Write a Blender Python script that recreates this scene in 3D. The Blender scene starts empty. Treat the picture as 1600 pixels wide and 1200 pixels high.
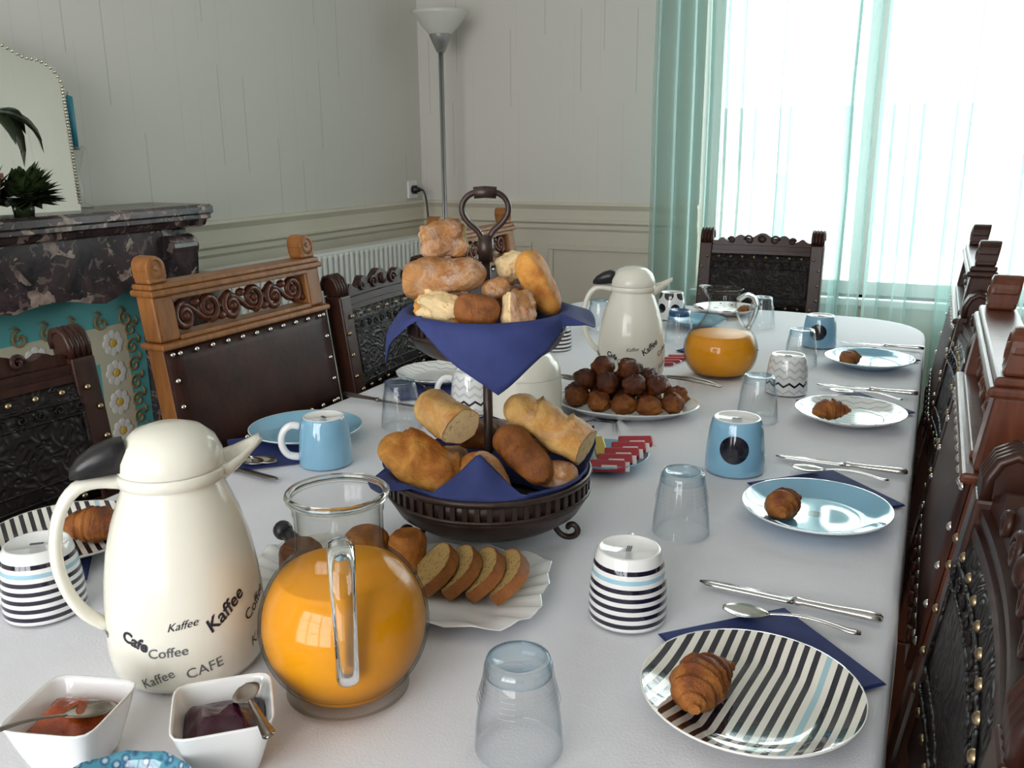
import bpy, bmesh, math, random
from mathutils import Vector, Matrix, noise
PI = math.pi
R = math.radians
random.seed(7)

# ------------------------------------------------------------------ camera, world, light, exposure
SC = bpy.context.scene
COL = SC.collection
cam_d = bpy.data.cameras.new('camera')
cam = bpy.data.objects.new('camera', cam_d)
COL.objects.link(cam)
cam_d.sensor_width = 36.0
cam_d.lens = 1400.0 / 1600.0 * 36.0
cam_d.clip_start = 0.02
_p, _y, _r = R(14.588), R(25.095), R(-0.392)
_F = Vector((-math.sin(_y) * math.cos(_p), math.cos(_y) * math.cos(_p), -math.sin(_p)))
_R = Vector((math.cos(_y), math.sin(_y), 0))
_U = _R.cross(_F)
_R2 = math.cos(_r) * _R + math.sin(_r) * _U
_U2 = -math.sin(_r) * _R + math.cos(_r) * _U
cam.matrix_world = Matrix(((_R2.x, _U2.x, -_F.x, 0), (_R2.y, _U2.y, -_F.y, 0), (_R2.z, _U2.z, -_F.z, 1.246), (0, 0, 0, 1)))
SC.camera = cam

W = bpy.data.worlds.new('overcast_sky')
SC.world = W
W.use_nodes = True
W.node_tree.nodes['Background'].inputs[0].default_value = (0.98, 0.985, 1.0, 1)
W.node_tree.nodes['Background'].inputs[1].default_value = 8.6

# light portals in the two window openings: they only guide the sampling of the sky
def portal(name, loc, rot, sx, sy):
    d = bpy.data.lights.new(name, 'AREA')
    d.shape = 'RECTANGLE'; d.size = sx; d.size_y = sy
    d.cycles.is_portal = True
    o = bpy.data.objects.new(name, d)
    o.location = loc; o.rotation_euler = rot
    COL.objects.link(o)
WX0, WX1, WZ0, WZ1 = -0.86, 0.95, 0.70, 2.38          # window in the back wall
RX0, RX1, RZ0, RZ1 = -1.75, 0.35, 0.55, 2.40          # window in the wall behind the camera
YB, XL, XR, YR, ZC = 3.60, -2.13, 1.60, -1.60, 2.65
portal('portal_back', ((WX0 + WX1) / 2, YB + 0.22, (WZ0 + WZ1) / 2), (R(-90), 0, 0), WX1 - WX0, WZ1 - WZ0)
portal('portal_rear', ((RX0 + RX1) / 2, YR - 0.22, (RZ0 + RZ1) / 2), (R(90), 0, 0), RX1 - RX0, RZ1 - RZ0)

SC.view_settings.view_transform = 'Standard'
SC.view_settings.look = 'None'
SC.view_settings.gamma = 1.0
SC.view_settings.use_curve_mapping = False
SC.view_settings.exposure = 0.0
SC.cycles.use_denoising = True
SC.cycles.max_bounces = 8
SC.cycles.diffuse_bounces = 4
SC.cycles.transparent_max_bounces = 18
SC.cycles.caustics_reflective = False
SC.cycles.caustics_refractive = False

# ------------------------------------------------------------------ materials
class NT:
    """small helper round a node tree"""
    def __init__(s, name):
        s.m = bpy.data.materials.new(name); s.m.use_nodes = True
        s.t = s.m.node_tree; s.n = s.t.nodes; s.l = s.t.links
        s.b = s.n['Principled BSDF']; s.out = s.n['Material Output']
    def node(s, t, **kw):
        n = s.n.new(t)
        for k, v in kw.items(): setattr(n, k, v)
        return n
    def set(s, sock, v):
        if isinstance(v, bpy.types.NodeSocket): s.l.new(v, sock)
        elif v is not None: sock.default_value = v
    def math(s, op, a, b=None, c=None):
        n = s.node('ShaderNodeMath', operation=op)
        s.set(n.inputs[0], a); s.set(n.inputs[1], b)
        if c is not None: s.set(n.inputs[2], c)
        return n.outputs[0]
    def mix(s, f, a, b):
        n = s.node('ShaderNodeMix', data_type='RGBA')
        s.set(n.inputs['Factor'], f); s.set(n.inputs[6], c4(a)); s.set(n.inputs[7], c4(b))
        return n.outputs[2]
    def coord(s, which='Object'):
        return s.node('ShaderNodeTexCoord').outputs[which]
    def xyz(s, v=None):
        n = s.node('ShaderNodeSeparateXYZ'); s.l.new(v or s.coord(), n.inputs[0])
        return n.outputs
    def noise(s, scale, detail=3, rough=.55, vec=None, dist=0):
        n = s.node('ShaderNodeTexNoise'); n.inputs['Scale'].default_value = scale
        n.inputs['Detail'].default_value = detail; n.inputs['Roughness'].default_value = rough
        n.inputs['Distortion'].default_value = dist
        s.l.new(vec or s.coord(), n.inputs['Vector'])
        return n.outputs['Fac']
    def ramp(s, f, *stops):
        n = s.node('ShaderNodeValToRGB'); s.l.new(f, n.inputs[0])
        e = n.color_ramp.elements
        while len(e) < len(stops): e.new(.5)
        for i, (p, col) in enumerate(stops): e[i].position = p; e[i].color = c4(col)
        return n.outputs[0]
    def bump(s, h, strength=.3, dist=.002):
        n = s.node('ShaderNodeBump'); n.inputs['Strength'].default_value = strength
        n.inputs['Distance'].default_value = dist
        s.l.new(h, n.inputs['Height']); s.l.new(n.outputs[0], s.b.inputs['Normal'])
    def base(s, c): s.set(s.b.inputs['Base Color'], c4(c))
    def fin(s, rough=.5, metal=0, spec=None, coat=0):
        s.b.inputs['Roughness'].default_value = rough; s.b.inputs['Metallic'].default_value = metal
        if spec is not None: s.b.inputs['Specular IOR Level'].default_value = spec
        s.b.inputs['Coat Weight'].default_value = coat
        return s.m
def c4(c):
    return (*c, 1) if isinstance(c, tuple) and len(c) == 3 else c

def plain(name, c, rough=.5, metal=0, spec=None, coat=0, c2=None, scale=20, bump=0, bscale=None):
    t = NT(name)
    if c2: t.base(t.ramp(t.noise(scale), (.35, c), (.68, c2)))
    else: t.base(c)
    if bump: t.bump(t.noise(bscale or scale, 4), bump)
    return t.fin(rough, metal, spec, coat)

def thin_glass(name, tint=(1, 1, 1), gloss=1.0, edge=(.80, .86, .88), ior=1.45):
    t = NT(name); t.n.remove(t.b)
    lw = t.node('ShaderNodeLayerWeight'); lw.inputs[0].default_value = .5
    fc = lw.outputs['Facing']
    tr = t.node('ShaderNodeBsdfTransparent'); t.l.new(t.mix(t.math('POWER', fc, 3.0), tint, edge), tr.inputs[0])
    gl = t.node('ShaderNodeBsdfGlossy'); gl.inputs['Roughness'].default_value = .03
    mx = t.node('ShaderNodeMixShader')
    t.l.new(t.math('MULTIPLY', t.math('MULTIPLY_ADD', t.math('POWER', fc, 4.0), .55, .035), gloss), mx.inputs[0]); t.l.new(tr.outputs[0], mx.inputs[1]); t.l.new(gl.outputs[0], mx.inputs[2])
    t.l.new(mx.outputs[0], t.out.inputs[0])
    return t.m

def wallpaper(name, ax):
    t = NT(name); x = t.xyz(); u, v = x[ax], x[2]
    def wn(a, b=None):
        n = t.node('ShaderNodeTexWhiteNoise', noise_dimensions='2D')
        cb = t.node('ShaderNodeCombineXYZ'); t.set(cb.inputs[0], a); t.set(cb.inputs[1], b if b is not None else 0.0)
        t.l.new(cb.outputs[0], n.inputs['Vector']); return n.outputs['Value']
    def layer(f, g, off, thick, thr):
        uu = t.math('MULTIPLY_ADD', u, f, off); cu = t.math('FLOOR', uu); fu = t.math('FRACT', uu)
        vv = t.math('MULTIPLY_ADD', v, g, t.math('MULTIPLY', wn(cu), 7.0)); cv = t.math('FLOOR', vv); fv = t.math('FRACT', vv)
        pos = t.math('MULTIPLY_ADD', wn(cu, cv), .6, .2)
        line = t.math('LESS_THAN', t.math('ABSOLUTE', t.math('SUBTRACT', fu, pos)), thick)
        seg = t.math('LESS_THAN', t.math('ABSOLUTE', t.math('SUBTRACT', fv, .5)), .36)
        on = t.math('GREATER_THAN', wn(t.math('ADD', cu, 31.7), cv), thr)
        return t.math('MULTIPLY', t.math('MULTIPLY', line, seg), on)
    a = layer(7.0, 2.3, .3, .014, .55); b = layer(11.0, 1.7, .7, .022, .35)
    col = t.mix(t.math('MULTIPLY', a, .45), (.66, .64, .59), (.33, .34, .33))
    col = t.mix(t.math('MULTIPLY', b, .22), col, (.50, .50, .47))
    gr = t.noise(90, 4)
    col = t.mix(t.math('MULTIPLY', gr, .12), col, (.60, .59, .56))
    t.base(col); t.bump(gr, .12, .001)
    return t.fin(.75, 0, .2)

def striped_plate():
    t = NT('plate_stripes'); x = t.xyz()
    u = t.math('DIVIDE', t.math('ADD', x[0], .2003), .0118)
    i = t.math('FLOOR', u); f = t.math('FRACT', u)
    blk = t.math('LESS_THAN', f, .48)
    isblue = t.math('COMPARE', i, 21.0, .4)
    col = t.mix(blk, (.80, .78, .70), t.mix(isblue, (.012, .010, .022), (.36, .55, .62)))
    rr = t.math('SQRT', t.math('ADD', t.math('MULTIPLY', x[0], x[0]), t.math('MULTIPLY', x[1], x[1])))
    col = t.mix(t.math('GREATER_THAN', rr, .0985), col, (.80, .80, .76))
    t.base(col); return t.fin(.06, 0, .6, .6)

def blue_plate():
    t = NT('plate_sky_blue'); x = t.xyz()
    rr = t.math('SQRT', t.math('ADD', t.math('MULTIPLY', x[0], x[0]), t.math('MULTIPLY', x[1], x[1])))
    col = t.mix(t.math('LESS_THAN', rr, .0105), (.22, .46, .62), (.012, .012, .02))
    col = t.mix(t.math('GREATER_THAN', rr, .0985), col, (.78, .84, .86))
    t.base(col); return t.fin(.06, 0, .6, .6)

def zigzag(name, plate):
    t = NT(name); x = t.xyz()
    if plate: u = t.math('MULTIPLY', x[0], 36.0); v = x[1]; per, amp, th = .0165, .006, .22
    else: u = t.math('MULTIPLY', t.math('ARCTAN2', x[1], x[0]), 12 / (2 * PI)); v = x[2]; per, amp, th = .0150, .0075, .22
    tri = t.math('ABSOLUTE', t.math('SUBTRACT', t.math('FRACT', u), .5))
    w = t.math('DIVIDE', t.math('ADD', v, t.math('MULTIPLY_ADD', tri, amp * 2, .2)), per)
    f = t.math('FRACT', w); i = t.math('FLOOR', w)
    ln = t.math('LESS_THAN', f, th * (1 if plate else 1.5))
    k = math.floor((.2 + (.033 if not plate else .045)) / per)
    dark = t.math('COMPARE', i, float(k), .4)
    if plate:
        ang = t.math('GREATER_THAN', x[0], .01); dark = t.math('MULTIPLY', dark, ang)
    grey = (.58, .60, .60) if not plate else (.50, .53, .54)
    col = t.mix(ln, (.80, .81, .80), t.mix(dark, grey, (.015, .015, .02)))
    t.base(col); return t.fin(.08, 0, .6, .5)

def mug_stripes():
    t = NT('mug_stripes'); z = t.xyz()[2]
    # bands counted from the (upturned) foot downwards, 81 mm mug
    u = t.math('DIVIDE', t.math('SUBTRACT', .0690, z), .0098); i = t.math('FLOOR', u); f = t.math('FRACT', u)
    on = t.math('MULTIPLY', t.math('LESS_THAN', f, .50), t.math('MULTIPLY', t.math('GREATER_THAN', u, 0.0), t.math('LESS_THAN', u, 7.0)))
    col = t.mix(on, (.82, .82, .80), t.mix(t.math('COMPARE', i, 1.0, .4), (.012, .010, .025), (.33, .56, .66)))
    t.base(col); return t.fin(.08, 0, .6, .5)

def mug_dot(name, body, dot, dirs, zc, rad):
    t = NT(name); x = t.xyz(); m = None
    for a, zz, rr in [(d, zc, rad) if not isinstance(d, tuple) else d for d in dirs]:
        ca, sa = math.cos(a), math.sin(a)
        tang = t.math('ADD', t.math('MULTIPLY', x[0], -sa), t.math('MULTIPLY', x[1], ca))
        fr = t.math('ADD', t.math('MULTIPLY', x[0], ca), t.math('MULTIPLY', x[1], sa))
        dz = t.math('SUBTRACT', x[2], zz)
        d2 = t.math('SQRT', t.math('ADD', t.math('MULTIPLY', tang, tang), t.math('MULTIPLY', dz, dz)))
        k = t.math('MULTIPLY', t.math('LESS_THAN', d2, rr), t.math('GREATER_THAN', fr, 0.0))
        m = k if m is None else t.math('MAXIMUM', m, k)
    t.base(t.mix(m, body, dot)); return t.fin(.08, 0, .6, .5)

def crust(name, a, b, flour=.0, rough=.5):
    t = NT(name)
    n = t.noise(40, 6, .68, dist=.6); big = t.noise(17, 3, .5, dist=.5); z = t.xyz()[2]
    top = t.math('ADD', t.math('MULTIPLY_ADD', z, 11.0, t.math('MULTIPLY_ADD', n, 1.5, -.55)), t.math('MULTIPLY_ADD', big, 1.5, -.55))
    mid = tuple(p * .55 + q * .45 for p, q in zip(a, b)); dk = tuple(p * .55 for p in a)
    col = t.ramp(top, (.05, b), (.45, mid), (.75, a), (1.0, dk))
    if flour:
        n2 = t.noise(24, 6, .78, dist=1.0)
        f = t.node('ShaderNodeMapRange'); f.inputs[1].default_value = .46; f.inputs[2].default_value = .66; f.inputs[4].default_value = flour
        t.l.new(n2, f.inputs[0]); col = t.mix(f.outputs[0], col, (.80, .69, .58))
    t.base(col); t.bump(t.noise(60, 6, .75), .9, .006)
    return t.fin(rough, 0, .4)

def crumb(name, a=(.76, .58, .32), b=(.42, .26, .10), speck=None):
    t = NT(name)
    n = t.noise(120, 4, .7); col = t.ramp(n, (.30, b), (.46, a))
    if speck:
        col = t.mix(t.math('GREATER_THAN', t.noise(330, 2), .64), col, speck)
    t.base(col); t.bump(n, .6, .003)
    return t.fin(.85, 0, .15)

def marble():
    t = NT('dark_veined_marble')
    d = t.noise(6, 6, .7, dist=1.5)
    nz_ = t.node('ShaderNodeTexNoise'); nz_.inputs['Scale'].default_value = 5; nz_.inputs['Detail'].default_value = 5
    t.l.new(t.coord(), nz_.inputs['Vector'])
    def shards(scale, thr):
        w = t.node('ShaderNodeVectorMath', operation='MULTIPLY_ADD'); t.l.new(nz_.outputs['Color'], w.inputs[0]); w.inputs[1].default_value = (.16, .16, .16); t.l.new(t.coord(), w.inputs[2])
        v = t.node('ShaderNodeTexVoronoi', feature='DISTANCE_TO_EDGE'); v.inputs['Scale'].default_value = scale; t.l.new(w.outputs[0], v.inputs['Vector'])
        return t.math('LESS_THAN', v.outputs['Distance'], t.math('MULTIPLY', t.math('SUBTRACT', t.noise(scale * 1.1, 3), thr), .9))
    big, fine = shards(11, .49), shards(26, .52)
    base = t.ramp(d, (.36, (.016, .015, .018)), (.62, (.075, .050, .052)))
    col = t.mix(t.math('MULTIPLY', fine, .55), base, (.22, .16, .14))
    col = t.mix(t.math('MULTIPLY', big, .9), col, t.ramp(t.noise(30, 4), (.35, (.16, .11, .10)), (.65, (.46, .35, .29))))
    t.base(col); return t.fin(.22, 0, .5)

def wood(name, a, b, rough=.35):
    t = NT(name); mp = t.node('ShaderNodeMapping'); mp.inputs['Scale'].default_value = (22, 22, 3)
    t.l.new(t.coord(), mp.inputs[0])
    n = t.noise(3.0, 5, .6, vec=mp.outputs[0], dist=.6)
    t.base(t.ramp(n, (.30, a), (.70, b))); t.bump(n, .15, .001)
    return t.fin(rough, 0, .32)

def leather(name, a, b, emboss=0, rough=.38):
    t = NT(name)
    t.base(t.ramp(t.noise(9, 5, .65), (.32, a), (.70, b)))
    if emboss:
        v = t.node('ShaderNodeTexVoronoi', feature='SMOOTH_F1'); v.inputs['Scale'].default_value = 60
        mp = t.node('ShaderNodeVectorMath', operation='ADD'); t.l.new(t.coord(), mp.inputs[0])
        nz = t.node('ShaderNodeTexNoise'); nz.inputs['Scale'].default_value = 14; t.l.new(t.coord(), nz.inputs['Vector'])
        sc = t.node('ShaderNodeVectorMath', operation='SCALE'); sc.inputs['Scale'].default_value = .08
        t.l.new(nz.outputs['Color'], sc.inputs[0]); t.l.new(sc.outputs[0], mp.inputs[1]); t.l.new(mp.outputs[0], v.inputs['Vector'])
        wv = t.math('SINE', t.math('MULTIPLY', v.outputs['Distance'], 15.0))
        t.bump(wv, emboss, .0025)
    else: t.bump(t.noise(60, 4), .25, .002)
    return t.fin(rough, 0, .22)

def curtain_mat():
    t = NT('sheer_teal_voile'); t.n.remove(t.b)
    tr = t.node('ShaderNodeBsdfTransparent'); tr.inputs[0].default_value = (.91, .975, .965, 1)
    tl = t.node('ShaderNodeBsdfTranslucent'); tl.inputs[0].default_value = (.54, .78, .75, 1)
    df = t.node('ShaderNodeBsdfDiffuse'); df.inputs[0].default_value = (.34, .42, .38, 1)
    m1 = t.node('ShaderNodeMixShader'); m1.inputs[0].default_value = .58
    m2 = t.node('ShaderNodeMixShader'); m2.inputs[0].default_value = .34
    lw = t.node('ShaderNodeLayerWeight'); lw.inputs[0].default_value = .35
    t.l.new(t.math('MULTIPLY_ADD', lw.outputs['Facing'], .50, .34), m2.inputs[0])
    t.l.new(tl.outputs[0], m1.inputs[1]); t.l.new(df.outputs[0], m1.inputs[2])
    t.l.new(tr.outputs[0], m2.inputs[1]); t.l.new(m1.outputs[0], m2.inputs[2])
    t.l.new(m2.outputs[0], t.out.inputs[0]); return t.m

def blue_pattern():
    t = NT('blue_floral_glaze')
    v = t.node('ShaderNodeTexVoronoi', feature='F1'); v.inputs['Scale'].default_value = 130; t.l.new(t.coord(), v.inputs['Vector'])
    t.base(t.ramp(v.outputs['Distance'], (.15, (.38, .58, .64)), (.36, (.02, .08, .20)), (.6, (.06, .28, .38))))
    return t.fin(.1, 0, .6, .5)

def cloth_white():
    t = NT('white_table_linen')
    n = t.noise(3.2, 4, .55); wv = t.noise(420, 2)
    t.base((.755, .76, .80)); h = t.math('MULTIPLY_ADD', wv, .05, n)
    t.bump(h, .35, .02)
    return t.fin(.8, 0, .2)

M = {}
M['paper_l'] = wallpaper('wallpaper_streaked_left', 1)
M['paper_b'] = wallpaper('wallpaper_streaked_back', 0)
M['dado'] = plain('greige_dado_paint', (.61, .565, .46), .45, c2=(.64, .595, .49), scale=4)
M['ceiling'] = plain('ceiling_white', (.78, .77, .73), .8)
M['floor'] = wood('brown_floorboards', (.10, .055, .03), (.20, .11, .06), .4)
M['white_frame'] = plain('white_window_paint', (.80, .81, .80), .4)
M['pane'] = thin_glass('window_pane_glass', (1, 1, 1), 1, (.95, .97, .97))
M['glass'] = thin_glass('clear_tableware_glass', (.985, .993, .995), 1.5, (.66, .74, .79))
M['glass_blue'] = thin_glass('pale_blue_glass_base', (.88, .95, .98), 1.2, (.30, .58, .78))
M['jug_glass'] = thin_glass('thick_jug_glass', (.98, .985, .98), .5, (.50, .50, .46))
def solid_glass():
    t = NT('solid_clear_glass'); t.n.remove(t.b); g = t.node('ShaderNodeBsdfGlass'); g.inputs['IOR'].default_value = 1.45; g.inputs['Color'].default_value = (.95, .97, .96, 1)
    t.l.new(g.outputs[0], t.out.inputs[0]); return t.m
M['solid_glass'] = solid_glass()
M['linen'] = cloth_white()
M['navy'] = plain('navy_paper_napkin', (.020, .032, .135), .8, c2=(.026, .042, .165), scale=40, bump=.15, bscale=300)
M['cream'] = plain('cream_white_plastic', (.80, .78, .68), .22, spec=.5, coat=.3)
M['black_plastic'] = plain('black_plastic', (.012, .011, .013), .35)
M['ink'] = plain('black_print', (.02, .018, .03), .5)
M['ink_grey'] = plain('grey_print', (.12, .12, .13), .5)
M['china'] = plain('white_china', (.80, .81, .80), .08, spec=.6, coat=.5)
M['stripe_plate'] = striped_plate()
M['blue_plate'] = blue_plate()
M['zig_plate'] = zigzag('plate_grey_zigzag', True)
M['zig_mug'] = zigzag('mug_grey_zigzag', False)
M['stripe_mug'] = mug_stripes()
M['steel'] = plain('polished_steel', (.62, .60, .57), .18, 1)
M['steel_dark'] = plain('dark_steel', (.25, .22, .19), .28, 1)  # darker steel tone for some cutlery and the tongs
M['iron'] = plain('dark_brown_iron', (.035, .022, .018), .38, .4, c2=(.055, .034, .028), scale=60, bump=.2)
M['juice'] = plain('orange_juice', (.82, .31, .006), .35, spec=.12, c2=(.86, .36, .010), scale=14)
M['crust'] = crust('bread_crust_golden', (.42, .135, .016), (.80, .40, .085), .0)
M['crust_flour'] = crust('bread_crust_floury', (.30, .115, .035), (.60, .30, .10), .55)
M['crust_brown'] = crust('bread_crust_brown', (.17, .050, .010), (.42, .15, .035), .0, .35)
M['crust_pale'] = crust('bread_crust_pale', (.54, .25, .055), (.78, .49, .16), .25)
M['crumb'] = crumb('bread_crumb')
M['cake_crumb'] = crumb('cake_crumb_speckled', (.46, .31, .12), (.32, .19, .06), (.05, .035, .02))
M['croissant'] = crust('croissant_crust', (.20, .052, .010), (.52, .20, .035), .0, .3)
M['pastry'] = crust('glazed_pastry', (.075, .016, .006), (.25, .070, .014), .0, .22)
M['jam_orange'] = plain('apricot_jam', (.20, .026, .005), .12, c2=(.34, .065, .008), scale=60, bump=.6, bscale=90)
M['jam_purple'] = plain('dark_berry_jam', (.022, .003, .010), .15, c2=(.055, .007, .022), scale=50, bump=.5, bscale=80)
M['marble'] = marble()
M['teal'] = plain('teal_painted_board', (.10, .40, .41), .5, c2=(.12, .43, .44), scale=8)
M['petal'] = plain('white_petal_paint', (.72, .70, .66), .6)
M['yolk'] = plain('yellow_paint', (.70, .45, .07), .6)
M['band'] = plain('cream_band_paint', (.56, .53, .40), .6)
M['scroll'] = plain('ochre_scroll_paint', (.30, .19, .07), .6)
M['oak'] = wood('golden_oak', (.17, .062, .013), (.31, .122, .030), .38)
M['walnut'] = wood('dark_walnut', (.021, .007, .005), (.048, .016, .009), .34)
M['mahogany'] = wood('red_brown_walnut', (.060, .016, .008), (.125, .038, .017), .30)
M['leather_oak'] = leather('brown_worn_leather', (.014, .005, .004), (.060, .020, .012), 0, .46)
M['leather_dark'] = leather('black_embossed_leather', (.006, .0045, .0045), (.018, .013, .012), .45, .42)
M['brass'] = plain('brass_nail', (.36, .27, .16), .3, 1)
M['nickel'] = plain('nickel_nail', (.72, .68, .62), .22, 1)
M['radiator'] = plain('radiator_enamel', (.74, .75, .72), .35)
M['mirror'] = plain('mirror_silver', (.86, .87, .82), .02, 1)
M['bead'] = plain('mirror_bevel_bead', (.60, .58, .48), .2, .7)
M['candle'] = plain('teal_candle_wax', (.035, .26, .36), .4)
M['leaf'] = plain('dark_green_leaf', (.010, .020, .008), .35, c2=(.030, .050, .016), scale=18)
M['leaf2'] = plain('bushy_green_leaf', (.012, .026, .008), .45, c2=(.045, .075, .022), scale=40)
M['pot'] = plain('terracotta_pot', (.30, .12, .06), .7)
M['lamp_shade'] = plain('frosted_lamp_bowl', (.66, .66, .60), .4)
M['lamp_grey'] = plain('silver_grey_lamp_metal', (.34, .34, .34), .35, .6)
M['curtain'] = curtain_mat()
M['facade'] = plain('pale_rendered_facade', (.74, .73, .70), .8)
M['shutter'] = plain('grey_blue_shutter', (.36, .42, .44), .6)
M['roof'] = plain('grey_slate_roof', (.30, .31, .33), .7)
M['street'] = plain('pale_paving', (.55, .54, .52), .8)
M['blue_floral'] = blue_pattern()
M['packet_red'] = plain('red_sugar_packet', (.42, .030, .045), .35)
M['packet_white'] = plain('white_packet_paper', (.80, .74, .74), .4)
M['packet_gold'] = plain('gold_foil_packet', (.55, .40, .10), .28, .5)
M['packet_green'] = plain('grey_green_packet', (.30, .34, .30), .4)
M['blue_band'] = plain('blue_glass_band', (.02, .12, .30), .15)
M['mug_blue'] = mug_dot('mug_sky_blue_dot', (.235, .47, .64), (.012, .012, .02), [R(-90)], .042, .0205)
M['mug_dots'] = mug_dot('mug_white_black_dots', (.80, .80, .78), (.012, .012, .016),
                        [(R(a), .035, .014) for a in range(0, 360, 60)] + [(R(a + 30), .074, .014) for a in range(0, 360, 60)], 0, 0)
M['plate_dots'] = (lambda t: (t.base(t.mix(t.math('LESS_THAN', (lambda v: (setattr(v, 'feature', 'F1'), v.inputs['Scale'].__setattr__('default_value', 24), v.inputs['Randomness'].__setattr__('default_value', .2), t.l.new(t.coord(), v.inputs['Vector']), v.outputs['Distance'])[-1])(t.node('ShaderNodeTexVoronoi')), .30), (.80, .80, .78), (.012, .012, .016))), t.fin(.08, 0, .6, .5))[-1])(NT('plate_black_dots'))

# ------------------------------------------------------------------ mesh building
class MB:
    def __init__(s): s.v = []; s.f = []; s.mi = []; s.sm = []
    def add(s, vs, fs, mi=0, smooth=True, T=None):
        o = len(s.v)
        s.v += [(T @ Vector(v)) if T else Vector(v) for v in vs]
        s.f += [tuple(i + o for i in f) for f in fs]
        s.mi += [mi] * len(fs); s.sm += [smooth] * len(fs)
        return s
    def box(s, lo, hi, mi=0, T=None, bev=0):
        if bev:
            bm = bmesh.new(); bmesh.ops.create_cube(bm, size=1)
            c = [(a + b) / 2 for a, b in zip(lo, hi)]; d = [b - a for a, b in zip(lo, hi)]
            for v in bm.verts: v.co = Vector((v.co.x * d[0] + c[0], v.co.y * d[1] + c[1], v.co.z * d[2] + c[2]))
            bmesh.ops.bevel(bm, geom=bm.edges[:], offset=bev, segments=2, affect='EDGES', profile=.5)
            bm.verts.index_update()
            s.add([v.co.copy() for v in bm.verts], [[v.index for v in f.verts] for f in bm.faces], mi, False, T); bm.free()
            return s
        x0, y0, z0 = lo; x1, y1, z1 = hi
        return s.add([(x0, y0, z0), (x1, y0, z0), (x1, y1, z0), (x0, y1, z0), (x0, y0, z1), (x1, y0, z1), (x1, y1, z1), (x0, y1, z1)],
                     [(0, 3, 2, 1), (4, 5, 6, 7), (0, 1, 5, 4), (1, 2, 6, 5), (2, 3, 7, 6), (3, 0, 4, 7)], mi, False, T)
    def loft(s, rings, cap=True, mi=0, smooth=True, T=None, closed=True):
        n = len(rings[0]); vs = [p for r in rings for p in r]; fs = []
        for i in range(len(rings) - 1):
            for j in range(n if closed else n - 1):
                k = (j + 1) % n
                fs.append((i * n + j, i * n + k, (i + 1) * n + k, (i + 1) * n + j))
        s.add(vs, fs, mi, smooth, T)
        if cap:
            o = len(s.v) - len(vs)
            s.f += [tuple(o + j for j in reversed(range(n))), tuple(o + (len(rings) - 1) * n + j for j in range(n))]
            s.mi += [mi] * 2; s.sm += [False] * 2
        return s
    def lathe(s, prof, n=40, mi=0, T=None, cap=False, smooth=True):
        rings = [[(r * math.cos(2 * PI * j / n), r * math.sin(2 * PI * j / n), z) for j in range(n)] for r, z in prof]
        return s.loft(rings, cap, mi, smooth, T)
    def tube(s, path, rad, n=8, mi=0, T=None, flat=None, cap=True, sub=0):
        path = [Vector(p) for p in path]; rings = []; up = None
        if sub:
            rl = list(rad) if isinstance(rad, (list, tuple)) else [rad] * len(path); q = []; rq = []
            for i in range(len(path) - 1):
                p0, p1, p2, p3 = path[max(i - 1, 0)], path[i], path[i + 1], path[min(i + 2, len(path) - 1)]
                for k in range(sub):
                    t = k / sub
                    q.append(.5 * (2 * p1 + (p2 - p0) * t + (2 * p0 - 5 * p1 + 4 * p2 - p3) * t * t + (3 * p1 - p0 - 3 * p2 + p3) * t ** 3)); rq.append(rl[i] + (rl[i + 1] - rl[i]) * t)
            path, rad = q + [path[-1]], rq + [rl[-1]]
        for i, p in enumerate(path):
            d = (path[min(i + 1, len(path) - 1)] - path[max(i - 1, 0)]).normalized()
            if up is None:
                up = Vector((0, 0, 1)) if abs(d.z) < .9 else Vector((1, 0, 0))
            up = (up - d * up.dot(d)).normalized(); sd = d.cross(up)
            r = rad[i] if isinstance(rad, (list, tuple)) else rad
            ra, rb = (r, r * flat) if flat else (r, r)
            rings.append([p + sd * ra * math.cos(2 * PI * j / n) + up * rb * math.sin(2 * PI * j / n) for j in range(n)])
        return s.loft(rings, cap, mi, True, T)
    def prism(s, poly, z0, z1, mi=0, T=None, smooth=False):
        n = len(poly)
        vs = [(x, y, z0) for x, y in poly] + [(x, y, z1) for x, y in poly]
        fs = [tuple(reversed(range(n))), tuple(range(n, 2 * n))] + [(i, (i + 1) % n, (i + 1) % n + n, i + n) for i in range(n)]
        return s.add(vs, fs, mi, smooth, T)
    def sphere(s, c, r, n=10, m=6, mi=0, T=None, sc=(1, 1, 1)):
        rings = []
        for i in range(m + 1):
            a = -PI / 2 + PI * i / m; rr = max(r * math.cos(a), 1e-5)
            rings.append([(c[0] + sc[0] * rr * math.cos(2 * PI * j / n), c[1] + sc[1] * rr * math.sin(2 * PI * j / n), c[2] + sc[2] * r * math.sin(a)) for j in range(n)])
        return s.loft(rings, False, mi, True, T)
    def mesh(s, name, mats):
        me = bpy.data.meshes.new(name)
        me.from_pydata([tuple(v) for v in s.v], [], s.f)
        for m in (mats if isinstance(mats, (list, tuple)) else [mats]): me.materials.append(M[m] if isinstance(m, str) else m)
        me.polygons.foreach_set('material_index', s.mi); me.polygons.foreach_set('use_smooth', s.sm)
        me.update(); return me
    def build(s, name, mats, parent=None):
        return obj(name, s.mesh(name, mats), parent)

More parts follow.
